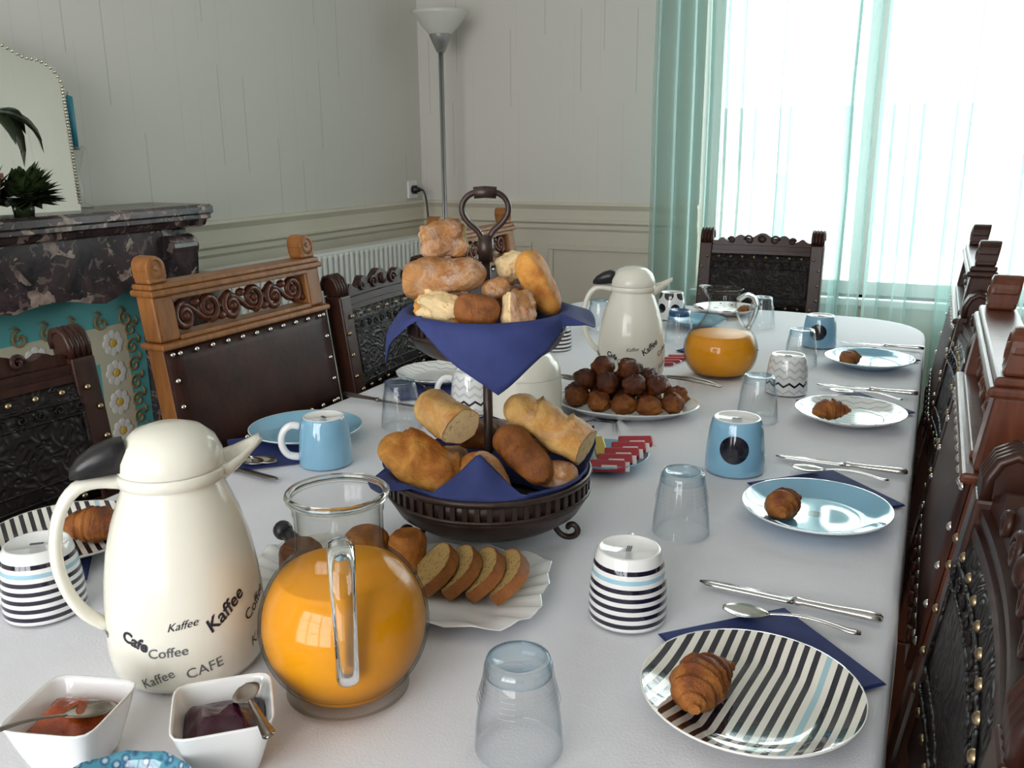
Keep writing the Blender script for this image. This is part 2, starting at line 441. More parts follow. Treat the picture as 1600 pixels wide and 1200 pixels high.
def obj(name, me, parent=None, loc=None, rot=None):
    o = bpy.data.objects.new(name, me); COL.objects.link(o)
    if parent: o.parent = parent
    if loc: o.location = loc
    if rot: o.rotation_euler = rot
    return o
def tag(o, label, cat, group=None):
    o['label'] = label; o['category'] = cat
    if group: o['group'] = group
    return o
def thing(name, label, cat, loc=(0, 0, 0), rz=0, group=None):
    o = bpy.data.objects.new(name, None); COL.objects.link(o); o.empty_display_size = .05
    o.location = loc; o.rotation_euler = (0, 0, rz)
    return tag(o, label, cat, group)
def struct(name, mb, mats, parent=None):
    o = mb.build(name, mats, parent)
    if not parent: o['kind'] = 'structure'
    return o
def copy_tree(src, loc, rz, label, group=None):
    r = src.copy(); COL.objects.link(r); r.location = loc; r.rotation_euler = (0, 0, rz); r['label'] = label
    if group: r['group'] = group
    for ch in list(src.children):
        c = ch.copy(); COL.objects.link(c); c.parent = r
        for g in ch.children:
            d = g.copy(); COL.objects.link(d); d.parent = c
    return r
def smooth_shape(fn):  # noise helper
    return fn
def nz(p, s, seed=0): return noise.noise(Vector(p) * s + Vector((seed * 3.1, seed * 1.7, seed * 2.3)))

# ------------------------------------------------------------------ the room
ZR = 1.033                                            # top of the dado rail
TH = .2
struct('floor', MB().box((XL - TH, YR - TH, -.1), (XR + TH, YB + TH, 0)), 'floor')
struct('ceiling', MB().box((XL - TH, YR - TH, ZC), (XR + TH, YB + TH, ZC + .1)), 'ceiling')
b = MB().box((XL - TH, YR - TH, 0), (XL, YB + TH, ZR - .01), 1).box((XL - TH, YR - TH, ZR - .01), (XL, YB + TH, ZC), 0)
struct('wall_left', b, ['paper_l', 'dado'])
struct('wall_right', MB().box((XR, YR - TH, 0), (XR + TH, YB + TH, ZC)), 'paper_l')
b = MB().box((XL, YB, 0), (WX0, YB + TH, ZR - .01), 1).box((XL, YB, ZR - .01), (WX0, YB + TH, ZC), 0)
b.box((WX0, YB, 0), (WX1, YB + TH, WZ0), 1).box((WX0, YB, WZ1), (WX1, YB + TH, ZC), 0)
b.box((WX1, YB, 0), (XR, YB + TH, ZR - .01), 1).box((WX1, YB, ZR - .01), (XR, YB + TH, ZC), 0)
struct('wall_back', b, ['paper_b', 'dado'])
b = MB().box((XL, YR - TH, 0), (RX0, YR, ZC)).box((RX1, YR - TH, 0), (XR, YR, ZC))
b.box((RX0, YR - TH, 0), (RX1, YR, RZ0)).box((RX0, YR - TH, RZ1), (RX1, YR, ZC))
struct('wall_rear', b, 'paper_b')

def window(name, x0, x1, z0, z1, y, muls, cross):
    fr = MB(); t = .05
    fr.box((x0, y - .03, z0), (x0 + t, y + .03, z1)).box((x1 - t, y - .03, z0), (x1, y + .03, z1))
    fr.box((x0 + t, y - .03, z0), (x1 - t, y + .03, z0 + t)).box((x0 + t, y - .03, z1 - t), (x1 - t, y + .03, z1))
    root = struct(name, fr, 'white_frame')
    xs = [x0 + t] + muls + [x1 - t]
    for m in muls: MB().box((m - .035, y - .025, z0 + t), (m + .035, y + .025, z1 - t)).build('mullion', 'white_frame', root)
    zs = [z0 + t] + cross + [z1 - t]
    for i in range(len(xs) - 1):
        a = xs[i] + (.035 if i else 0); c = xs[i + 1] - (.035 if i < len(xs) - 2 else 0)
        for q in cross: MB().box((a, y - .012, q - .012), (c, y + .012, q + .012)).build('glazing_bar', 'white_frame', root)
        for k in range(len(zs) - 1):
            MB().box((a, y - .002, zs[k] + (.012 if k else 0)), (c, y + .002, zs[k + 1] - (.012 if k < len(zs) - 2 else 0))).build('pane', 'pane', root)
    return root
window('window_1', WX0, WX1, WZ0, WZ1, YB + .12, [-.25], [])
window('window_2', RX0, RX1, RZ0, RZ1, YR - .12, [-1.05, -.35], [1.2, 1.8])
struct('trim_1', MB().box((WX0 - .02, YB - .03, WZ0 - .03), (WX1 + .02, YB + .09, WZ0), bev=.006), 'white_frame')

# dado rail mouldings: profile (projection, z) swept along both walls
prof = [(0, ZR), (.024, ZR), (.026, ZR - .010), (.018, ZR - .022), (.013, ZR - .030), (.013, ZR - .068), (.020, ZR - .074), (.020, ZR - .082), (.008, ZR - .092), (.008, ZR - .108), (.003, ZR - .116), (0, ZR - .118)]
b = MB(); b.loft([[(XL + p, y, z) for p, z in prof] for y in (YR, YB)], smooth=False); struct('trim_2', b, 'dado')
b = MB(); b.loft([[(x, YB - p, z) for p, z in prof] for x in (XL + .0, WX0)], smooth=False); struct('trim_3', b, 'dado')
def panel(name, axis, u0, u1, z0, z1):
    b = MB(); w = .022; d = .010
    for a, c, e, f in ((u0, u1, z1 - w, z1), (u0, u1, z0, z0 + w), (u0, u0 + w, z0 + w, z1 - w), (u1 - w, u1, z0 + w, z1 - w)):
        if axis == 'x': b.box((a, YB - d, e), (c, YB, f), bev=.003)
        else: b.box((XL, a, e), (XL + d, c, f), bev=.003)
    struct(name, b, 'dado')
panel('trim_4', 'x', -2.06, -1.585, .20, .862)
panel('trim_5', 'x', -1.505, -.90, .20, .855)
panel('trim_6', 'y', 2.12, 3.50, .20, .862)
struct('baseboard_left', MB().box((XL, YR, 0), (XL + .015, YB, .12)), 'dado')
struct('baseboard_back', MB().box((XL + .015, YB - .015, 0), (XR, YB, .12)), 'dado')

# the pale houses across the street, seen blown out through the voile
hx = thing('house_across_the_street', 'pale rendered house seen bleached through the sheer curtain', 'house', (0, 13, -1.2))
MB().box((-3.2, 0, 0), (7.5, 5, 2.35)).build('wall', 'facade', hx)
for x in (-2.2, -.6, 1.0, 2.6):
    wn = MB().box((x, -.04, 1.1), (x + .75, .02, 2.1)).build('window', 'shutter', hx)
MB().add([(-3.5, -.3, 2.35), (7.8, -.3, 2.35), (7.8, 5.3, 2.35), (-3.5, 5.3, 2.35), (-3.5, 2.5, 3.1), (7.8, 2.5, 3.1)], [(0, 1, 5, 4), (2, 3, 4, 5), (0, 4, 3), (1, 2, 5), (0, 3, 2, 1)], smooth=False).build('roof', 'roof', hx)
g = struct('ground_outside', MB().box((-14, YB + TH + .01, -1.3), (16, 24, -1.2)), 'street')

# ------------------------------------------------------------------ sheer curtains
def curtain(label, spans, ztop, zbot, seed, name='sheer_curtain'):
    """spans: (x0, x1, folds, amplitude)"""
    rnd = random.Random(seed); pts = []
    ph = 0
    for x0, x1, folds, amp in spans:
        n = max(10, int(folds * 20))
        for i in range(n):
            t = i / n; x = x0 + (x1 - x0) * t; a = ph + t * folds * 2 * PI
            pts.append((x + .30 * (x1 - x0) / max(folds, .5) * .5 * math.sin(2 * a + 1), a, amp))
        ph += folds * 2 * PI
    pts.append((spans[-1][1], ph, spans[-1][3]))
    b = MB(); rings = []
    zs = [ztop, ztop - .3, ztop - .7, 1.45, 1.1, .8, .5, .25, zbot]
    for k, z in enumerate(zs):
        g = 1 + .12 * k / len(zs)
        rings.append([(x + .008 * nz((x * 3, 0, z), 2.0, seed), 3.465 + a * g * math.sin(p) * .5 + .012 * nz((x * 4, z, 0), 1.5, seed + 3), z) for x, p, a in pts])
    b.loft(rings, cap=False, closed=False)
    return tag(b.build(name, 'curtain'), label, 'curtain', 'sheer curtains')
curtain('gathered sheer teal curtain hanging between the wallpaper and the dark head chair', [(-1.03, -.86, 2.5, .085), (-.86, -.66, 3.5, .09), (-.66, -.60, .5, .05), (-.60, -.34, .6, .03), (-.34, -.235, 1.5, .05)], 2.45, .02, 1)
curtain('wide sheer teal curtain drawn across the bright window behind the right chairs', [(-.225, -.04, 2, .07), (-.04, .22, .5, .03), (.22, .50, 2.5, .07), (.50, 1.02, 3, .06)], 2.45, .02, 5)
o = MB().tube([(-1.2, 3.465, 2.47), (1.2, 3.465, 2.47)], .012, 10).build('curtain_rod', 'lamp_grey')
tag(o, 'slim grey curtain rod above the sheer teal curtains', 'curtain rod')
for x in (-1.15, 1.15):
    MB().tube([(x, 3.465, 2.47), (x, YB, 2.47)], .008, 8).build('bracket', 'lamp_grey', o)

# ------------------------------------------------------------------ fireplace against the left wall
FX = -1.885                                           # front of the mantel shelf
fp = thing('marble_fireplace', 'dark veined marble fireplace with a moulded mantel shelf on the left wall', 'fireplace', (XL, 1.385, 0))
def L(x): return x - XL
y0, y1 = -.62, .62
sp = [(0, 1.105), (.235, 1.105), (.248, 1.098), (.248, 1.082), (.238, 1.076), (.238, 1.066), (.222, 1.060), (.215, 1.046), (.20, 1.040), (0, 1.040)]
MB().loft([[(p, y, z) for p, z in sp] for y in (y0, y1)], smooth=False).build('mantel_shelf', 'marble', fp)
# frieze with a basket-arch lower edge
N = 28; top = []; bot = []
for i in range(N + 1):
    y = y0 + .10 + (y1 - y0 - .20) * i / N; t = abs(2 * i / N - 1)
    z = .880 + .012 * math.sin(t * 9) * (t < .7) + .055 * (t ** 2.2) - (.012 * math.exp(-((t - .5) / .10) ** 2))
    top.append((y, 1.04)); bot.append((y, z))
b = MB(); rr = []
for (ya, zt), (_, zb) in zip(top, bot):
    rr.append([(.185, ya, zt), (.185, ya, zb + .03), (.195, ya, zb + .022), (.195, ya, zb), (.10, ya, zb), (.10, ya, zt)])
b.loft(rr, smooth=False); b.build('frieze', 'marble', fp)
for s in (-1, 1):
    yc = s * .530
    MB().box((.0, yc - .055, 0), (.175, yc + .055, 1.04), bev=.006).build('jamb', 'marble', fp)
    b = MB(); T = Matrix.Translation((.19, yc, .99)) @ Matrix.Rotation(PI / 2, 4, 'X')
    b.lathe([(.0001, -.05), (.032, -.05), (.034, -.044), (.034, .044), (.032, .05), (.0001, .05)], 20, T=T, smooth=False)
    b.loft([[(x, yc - .045, z), (x, yc + .045, z)][0:1] + [(x, yc + .045, z), (x - .03, yc + .045, z - .0), (x - .03, yc - .045, z)] for x, z in ((.222, .985), (.215, .90), (.200, .75), (.195, .60))], smooth=False)
    b.build('scroll_corbel', 'marble', fp)
# painted board closing the hearth
bd = thing('hearth_board', 'teal board painted with daisies and ochre scrolls closing the fireplace opening', 'fire screen', (XL, 1.385, 0))
MB().box((.070, -.472, .005), (.085, .472, .985)).build('board', 'teal', bd)
flower = MB()
for k in range(8):
    a = k * PI / 4; flower.sphere((0, .024 * math.cos(a), .024 * math.sin(a)), .0135, 8, 4, 0, sc=(.08, 1, 1))
flower.sphere((.001, 0, 0), .012, 10, 4, 1, sc=(.12, 1, 1))
fme = flower.mesh('daisy', ['petal', 'yolk'])
sc = MB(); pth = []
for i in range(22):
    a = i * .42; r = .024 * (1 - i / 24); pth.append((0, r * math.cos(a), r * math.sin(a)))
sc.tube(pth, [.0035] * 20 + [.002, .001], 5); sc.tube([(0, .024, 0), (0, .034, .012), (0, .030, .026)], [.003, .003, .001], 5)
sme = sc.mesh('scroll', 'scroll')
# a rectangular painted frame: cream band with daisies, scrolls outside
bz, by = .735, .360
for lo, hi in (((.0852, -by - .05, bz - .05), (.0858, by + .05, bz + .05)), ((.0852, by - .05, .02), (.0858, by + .05, bz - .05)), ((.0852, -by - .05, .02), (.0858, -by + .05, bz - .05))):
    MB().box(lo, hi).build('painted_band', 'band', bd)
for i in range(7):
    obj('daisy', fme, bd, (.0865, -by + i * by / 3, bz))
for s in (-1, 1):
    for i in range(1, 6): obj('daisy', fme, bd, (.0865, s * by, bz - i * .085))
for i in range(11): obj('scroll', sme, bd, (.0872, -by - .05 + i * (2 * by + .1) / 10, bz + .062), (R(90), 0, 0))
for s in (-1, 1):
    for i in range(11): obj('scroll', sme, bd, (.0872, s * (by + .062), bz + .03 - i * .052), (R(20), 0, 0))

# mirror leaning on the mantel
mr = thing('mantel_mirror', 'tall frameless mirror with a curved beaded edge standing on the mantel', 'mirror', (XL + .105, 1.475, 1.105), R(-8))
def mirror_outline(n=18):
    pts = [(-.30, 0), (.185, 0)]
    for i in range(n + 1):
        t = i / n; pts.append((.185 - .0 * t, .02 + .285 * t))
    for i in range(1, 9):
        a = i / 8 * PI / 2; pts.append((.185 - .055 * (1 - math.cos(a)) - .012 * i / 8, .305 + .060 * math.sin(a)))
    for i in range(1, 10):
        t = i / 9; pts.append((.118 - .10 * t, .365 + .035 * t * t * (3 - 2 * t)))
    for i in range(1, 6): pts.append((.018 - .05 * i / 5, .40 + .018 * math.sin(i / 5 * PI / 2)))
    pts.append((-.30, .418)); return pts
mo = mirror_outline()
tilt = Matrix.Rotation(R(-3), 4, 'Y')
b = MB(); b.add([tilt @ Vector((0, y, z)) for y, z in mo] + [tilt @ Vector((-.006, y, z)) for y, z in mo], [tuple(range(len(mo))), tuple(reversed(range(len(mo), 2 * len(mo))))] + [(i, i + len(mo), (i + 1) % len(mo) + len(mo), (i + 1) % len(mo)) for i in range(len(mo))], smooth=False)
b.build('glass', 'mirror', mr)
b = MB(); k = 0
for i in range(2, len(mo) - 2):
    a, c = Vector((0, *mo[i])), Vector((0, *mo[i + 1])); n = max(1, round((c - a).length / .0085))
    for j in range(n): b.sphere(tilt @ (a.lerp(c, j / n) + Vector((.002, 0, 0))), .0042, 6, 4)
o = b.build('beaded_edge', 'bead', mr)

# candle and glass candlestick behind the mirror edge, potted plant
cs = thing('candlestick', 'teal candle in a clear glass candlestick beside the mirror on the mantel', 'candle', (XL + .050, 1.727, 1.105))
MB().lathe([(.0001, 0), (.030, 0), (.030, .006), (.012, .014), (.009, .03), (.013, .045), (.008, .06), (.008, .10), (.016, .125), (.022, .150), (.028, .156), (.022, .160), (.013, .150), (.0001, .150)], 24).build('holder', 'glass', cs)
MB().lathe([(.0001, .151), (.0125, .151), (.012, .285), (.0001, .290)], 18).build('candle_stick', 'candle', cs)
MB().tube([(0, 0, .287), (.001, 0, .298)], .001, 6).build('wick', 'black_plastic', cs)
pl = thing('potted_plant', 'dark leafy plant with long arching leaves at the left end of the mantel', 'plant', (XL + .185, 1.335, 1.105))
MB().lathe([(.0001, 0), (.045, 0), (.06, .09), (.066, .09), (.066, .10), (.055, .10), (.050, .08), (.0001, .08)], 24).build('pot', 'pot', pl)
def leaf_mesh(Ln, w, droop, seed):
    b = MB(); rings = []
    for i in range(9):
        t = i / 8; ww = w * math.sin(PI * min(1, t * .94 + .06)) ** .8
        x = Ln * t * math.cos(droop * t * .6); z = Ln * (.75 * t - droop * t * t * .75)
        rings.append([(x, -ww, z + .10 * ww), (x, 0, z - .25 * ww), (x, ww, z + .10 * ww), (x, 0, z - .25 * ww - .0015)])
    b.loft(rings, cap=True); return b
MB().tube([(0, 0, .08), (.004, .004, .21)], .006, 8).build('stem', 'leaf', pl)
for k, (a, Ln, dr, w) in enumerate([(88, .18, 1.1, .034), (78, .20, 1.6, .034), (66, .22, 1.35, .034), (40, .20, 1.2, .026), (10, .18, 1.3, .026), (-30, .18, 1.2, .026), (95, .17, .75, .022), (-70, .18, 1.2, .026)]):
    o = leaf_mesh(Ln, w, dr, k).build('leaf', 'leaf', pl); o.location = (.004, .004, .20); o.rotation_euler = (0, 0, R(a))
b = MB(); rnd = random.Random(3)
bush = thing('bushy_plant', 'low bushy dark green plant on the mantel in front of the mirror', 'plant', (XL + .185, 1.455, 1.105))
MB().lathe([(.0001, 0), (.022, 0), (.026, .03), (.0001, .03)], 16).build('pot', 'leaf', bush)
for k in range(240):
    a = rnd.uniform(-PI * .36, PI * .62); e = rnd.uniform(-.30, 1.2); Ln = rnd.uniform(.05, .10)
    T = Matrix.Translation((0, 0, .042)) @ Matrix.Rotation(a, 4, 'Z') @ Matrix.Rotation(-e, 4, 'Y')
    b.add([(.008, 0, 0), (Ln * .55, -.020, .004), (Ln, 0, 0), (Ln * .55, .020, .004), (Ln * .55, 0, -.003)], [(0, 1, 4), (1, 2, 4), (2, 3, 4), (3, 0, 4)], smooth=False, T=T)
o = b.build('leaves', 'leaf2', bush); o['kind'] = 'stuff'

# ------------------------------------------------------------------ radiator, outlet, floor lamp
rd = thing('column_radiator', 'white ribbed column radiator under the dado rail of the left wall', 'radiator', (-2.03, 2.12, 0))
fin = MB().box((-.045, -.013, .14), (.050, .013, .885), bev=.010); fm = fin.mesh('fin', 'radiator')
NF = 38
for i in range(NF): obj('fin', fm, rd, (0, .03 + i * .0335, 0))
MB().box((-.040, 0, .17), (.028, NF * .0335 + .02, .20), bev=.01).build('lower_header', 'radiator', rd)
MB().box((-.043, 0, .868), (.046, NF * .0335 + .02, .893), bev=.008).build('top_cover', 'radiator', rd)
for y in (.1, 1.2): MB().box((-.02, y, 0), (.02, y + .03, .175)).build('foot', 'radiator', rd)
ot = thing('wall_socket', 'white wall socket with a black plug above the dado rail', 'socket', (XL, 3.505, 1.082))
MB().box((0, -.038, -.038), (.010, .038, .038), bev=.004).build('cover_plate', 'white_frame', ot)
MB().lathe([(.0001, 0), (.019, 0), (.019, .018), (.010, .024), (.010, .034), (.0001, .034)], 16, T=Matrix.Translation((.010, 0, 0)) @ Matrix.Rotation(PI / 2, 4, 'Y')).build('plug', 'black_plastic', ot)
o = MB().tube([(.044, 0, 0), (.062, .002, -.006), (.074, .004, -.05), (.084, .002, -.16), (.10, -.01, -.30), (.13, -.03, -.6), (.16, -.08, -1.06)], .0045, 8, sub=4).build('cord', 'black_plastic', ot)
lp = thing('floor_lamp', 'tall slim torchiere floor lamp with a frosted bowl in the corner', 'floor lamp', (-1.895, 3.385, 0))
MB().lathe([(.0001, 0), (.13, 0), (.13, .012), (.10, .022), (.02, .03), (.0001, .03)], 32).build('base', 'lamp_grey', lp)
for s in (-1, 1): MB().tube([(s * .0058, 0, .02), (s * .0058, 0, 1.655)], .0052, 12).build('pole', 'lamp_grey', lp)
MB().lathe([(.0001, 1.635), (.016, 1.635), (.046, 1.700), (.046, 1.704), (.0001, 1.704)], 28).build('shade_holder', 'lamp_grey', lp)
MB().lathe([(.044, 1.703), (.075, 1.735), (.105, 1.775), (.118, 1.790), (.114, 1.790), (.10, 1.775), (.07, 1.737), (.040, 1.707)], 40).build('shade', 'lamp_shade', lp)

# ------------------------------------------------------------------ table, cloth
TX0, TX1, TY0, TY1, TZ = -1.085, .003, .12, 2.915, .748
def table_outline(off, n=10):
    """plan outline, far end rounded like the photo"""
    pts = []
    x0, x1, ya, yb = TX0 - off, TX1 + off, TY0 - off, TY1 + off
    pts += [(x0, ya), (x1, ya)]
    rx, ry = .30, .26
    for i in range(n + 1):
        a = i / n * PI / 2; pts.append((x1 - rx + rx * math.cos(a) ** .75, yb - ry + ry * math.sin(a) ** .9))
    for i in range(n + 1):
        a = PI / 2 - i / n * PI / 2; pts.append((x0 + .16 - .16 * math.cos(a) ** .8, yb - .16 + .16 * math.sin(a)))
    return pts
tb = thing('dining_table', 'long wooden dining table under the white cloth', 'table', (0, 0, 0))
MB().prism(table_outline(-.012), .710, .742).build('table_top', 'walnut', tb)
for y in (.55, 2.35):
    b = MB().box((-.60, y - .06, .06), (-.48, y + .06, .71), bev=.01).box((-.68, y - .05, 0), (-.42, y + .05, .06), bev=.01); b.build('pedestal', 'walnut', tb)
def dense(pts, d):
    out = []
    for i, p in enumerate(pts):
        q = pts[(i + 1) % len(pts)]; n = max(1, int(math.hypot(q[0] - p[0], q[1] - p[1]) / d))
        out += [(p[0] + (q[0] - p[0]) * k / n, p[1] + (q[1] - p[1]) * k / n) for k in range(n)]
    return out
ol = dense(table_outline(0), .03)
b = MB()
cx, cy = -.53, 1.6
rings = []
def rel(x, y): return .0026 * nz((x, y, 0), 5, 2) + .0010 * nz((x, y, 0), 14, 4)
for s in [.04, .12, .2, .3, .4, .5, .6, .7, .78, .86, .92, .96, .985, 1.0]:
    rings.append([(cx + (x - cx) * s, cy + (y - cy) * s, TZ + rel(cx + (x - cx) * s, cy + (y - cy) * s) - (.003 if s == 1 else 0)) for x, y in ol])
n = len(ol)
nrm = []
for i, (x, y) in enumerate(ol):
    p, q = ol[i - 1], ol[(i + 1) % n]; tx, ty = q[0] - p[0], q[1] - p[1]; l = math.hypot(tx, ty); nrm.append((ty / l, -tx / l))
for dz, of in ((-.010, .0030), (-.04, .0040), (-.08, .0045), (-.12, .0045), (-.155, .0045)):
    rings.append([(x + nx * (of + (.0015 if dz < -.03 else 0) * math.sin(i * .8)), y + ny * (of + (.0015 if dz < -.03 else 0) * math.sin(i * .8)), TZ + dz) for i, ((x, y), (nx, ny)) in enumerate(zip(ol, nrm))])
b.loft(rings, cap=False)
b.f.append(tuple(range(n))); b.mi.append(0); b.sm.append(True)
tc = b.build('tablecloth', 'linen'); tag(tc, 'white linen tablecloth spread over the long dining table', 'tablecloth')
TT = .750                                             # height at which things stand on the cloth

# ------------------------------------------------------------------ chairs
RAKE = .14
def back(z, x=0): return -(z - .45) * RAKE + x
def spiral(cy, cz, r, turns, a0, sgn, x, n=18):
    return [(x, cy + r * (1 - .78 * i / n) * math.cos(a0 + sgn * turns * 2 * PI * i / n), cz + r * (1 - .78 * i / n) * math.sin(a0 + sgn * turns * 2 * PI * i / n)) for i in range(n + 1)]
def shear(b):                                         # rake everything above the seat
    for v in b.v:
        if v.z > .45: v.x += -(v.z - .45) * RAKE
    return b
nail_me = {}
for k in ('brass', 'nickel'):
    nail_me[k] = MB().lathe([(.0055, 0), (.0052, .0018), (.003, .0038), (.0001, .0045)], 8, T=Matrix.Rotation(PI / 2, 4, 'Y')).mesh('nail', k)
def chair_frame(t, W, wd, wd2, seat_mat):
    h = W / 2
    for s in (-1, 1):
        b = MB().box((-.042, s * (h - .022) - .022, 0), (0, s * (h - .022) + .022, .47), bev=.004); b.build('rear_leg', wd, t)
        b = MB().lathe([(.0001, 0), (.022, 0), (.026, .03), (.016, .06), (.022, .12), (.017, .22), (.024, .33), (.019, .37), (.024, .38), (.024, .44), (.0001, .44)], 14, T=Matrix.Translation((.36, s * (h - .03), 0)))
        b.build('front_leg', wd, t)
        MB().tube([(-.02, s * (h - .028), .15), (.36, s * (h - .028), .15)], .012, 8).build('stretcher', wd, t)
    MB().tube([(.17, -(h - .028), .15), (.17, h - .028, .15)], .012, 8).build('stretcher', wd, t)
    MB().box((.002, -h + .004, .41), (.385, h - .004, .452), bev=.006).build('seat_rail', wd, t)
    MB().box((.004, -h + .002, .4525), (.388, h - .002, .482), bev=.012).build('seat', seat_mat, t)
def nails(t, pts, kind):
    for x, y, z in pts:
        obj('nail', nail_me[kind], t, (back(z, x), y, z))

def oak_chair(label, wood_key, loc, rz):
    W = .475; h = W / 2
    t = thing('oak_chair', label, 'chair', loc, rz, 'carved leather-backed dining chairs')
    chair_frame(t, W, wood_key, wood_key, 'leather_oak')
    for s in (-1, 1):
        yc = s * (h - .022)
        shear(MB().box((-.042, yc - .022, .4705), (0, yc + .022, .915), bev=.004)).build('stile', wood_key, t)
        b = MB().box((-.040, yc - .024, .9155), (.002, yc + .024, 1.0), bev=.005)
        shear(b).build('stile_block', wood_key, t)
        b = MB().box((-.038, yc - .021, 1.020), (.0, yc + .021, 1.032), bev=.004)
        T = Matrix.Translation((-.038, yc, 1.048)) @ Matrix.Rotation(PI / 2, 4, 'Y')
        b.lathe([(.0001, 0), (.0205, 0), (.0215, .004), (.0215, .034), (.0205, .038), (.015, .040), (.013, .037), (.006, .037), (.004, .041), (.0001, .041)], 22, T=T, smooth=False)
        b.box((-.038, yc - .0205, 1.03), (0, yc + .0205, 1.048))
        shear(b).build('finial', wood_key, t)
    shear(MB().box((-.046, -h - .008, .998), (.010, h + .008, 1.010), bev=.004).box((-.042, -h - .004, 1.010), (.006, h + .004, 1.020), bev=.003).box((-.040, -h + .04, .988), (.003, h - .04, .998), bev=.002)).build('top_rail', wood_key, t)
    shear(MB().box((-.046, -h - .010, .903), (.012, h + .010, .915), bev=.004).box((-.040, -h + .046, .915), (.004, h - .046, .924), bev=.002)).build('lower_rail', wood_key, t)
    # pierced frieze: vine scrolls
    b = MB(); iw = W - .096; n = 6
    for i in range(n):
        cy = -iw / 2 + iw * (i + .5) / n; up = 1 if i % 2 else -1
        b.tube(spiral(cy, .956 + up * .004, .026, 1.5, -up * PI / 2, 1, -.016), [.0075] * 8 + [.006] * 6 + [.005] * 3 + [.004, .006], 7)
        b.sphere((-.012, cy, .956 + up * .004), .008, 8, 5)
        b.sphere((-.016, cy + iw / n * .5, .956 - up * .018), .013, 8, 5, sc=(.6, 1.0, .65))
    b.tube([(-.02, -iw / 2, .956)] + [(-.02, -iw / 2 + iw * k / 24, .956 + .018 * math.sin(k / 24 * 2 * PI * 3)) for k in range(1, 24)] + [(-.02, iw / 2, .956)], .0065, 7)
    shear(b).build('carved_frieze', 'mahogany' if wood_key == 'oak' else wood_key, t)
    # leather panel, slightly cushioned
    rings = []
    for i in range(13):
        y = -h - .0015 + (W + .003) * i / 12
        rings.append([(.0035 + .006 * (1 - (2 * i / 12 - 1) ** 4) * (1 - (2 * k / 8 - 1) ** 4), y, .690 + .212 * k / 8) for k in range(9)] + [(.0005, y, .902), (.0005, y, .690)])
    shear(MB().loft(rings)).build('leather_panel', 'leather_oak', t)
    shear(MB().box((-.036, -h + .046, .640), (.006, h - .046, .6885), bev=.005)).build('bottom_rail', wood_key, t)
    b = MB()
    for i in range(7): b.tube(spiral(-.15 + i * .05, .664, .013, 1.2, 0, 1, .008, 10), .003, 5)
    shear(b).build('rail_carving', wood_key, t)
    p = [(.007, -h + .03 + (W - .06) * i / 10, .893) for i in range(11)] + [(.007, -h + .03 + (W - .06) * i / 10, .700) for i in range(11)]
    for s in (-1, 1): p += [(.005, s * (h - .014), .70 + .193 * i / 4) for i in range(5)]
    nails(t, p, 'nickel')
    return t

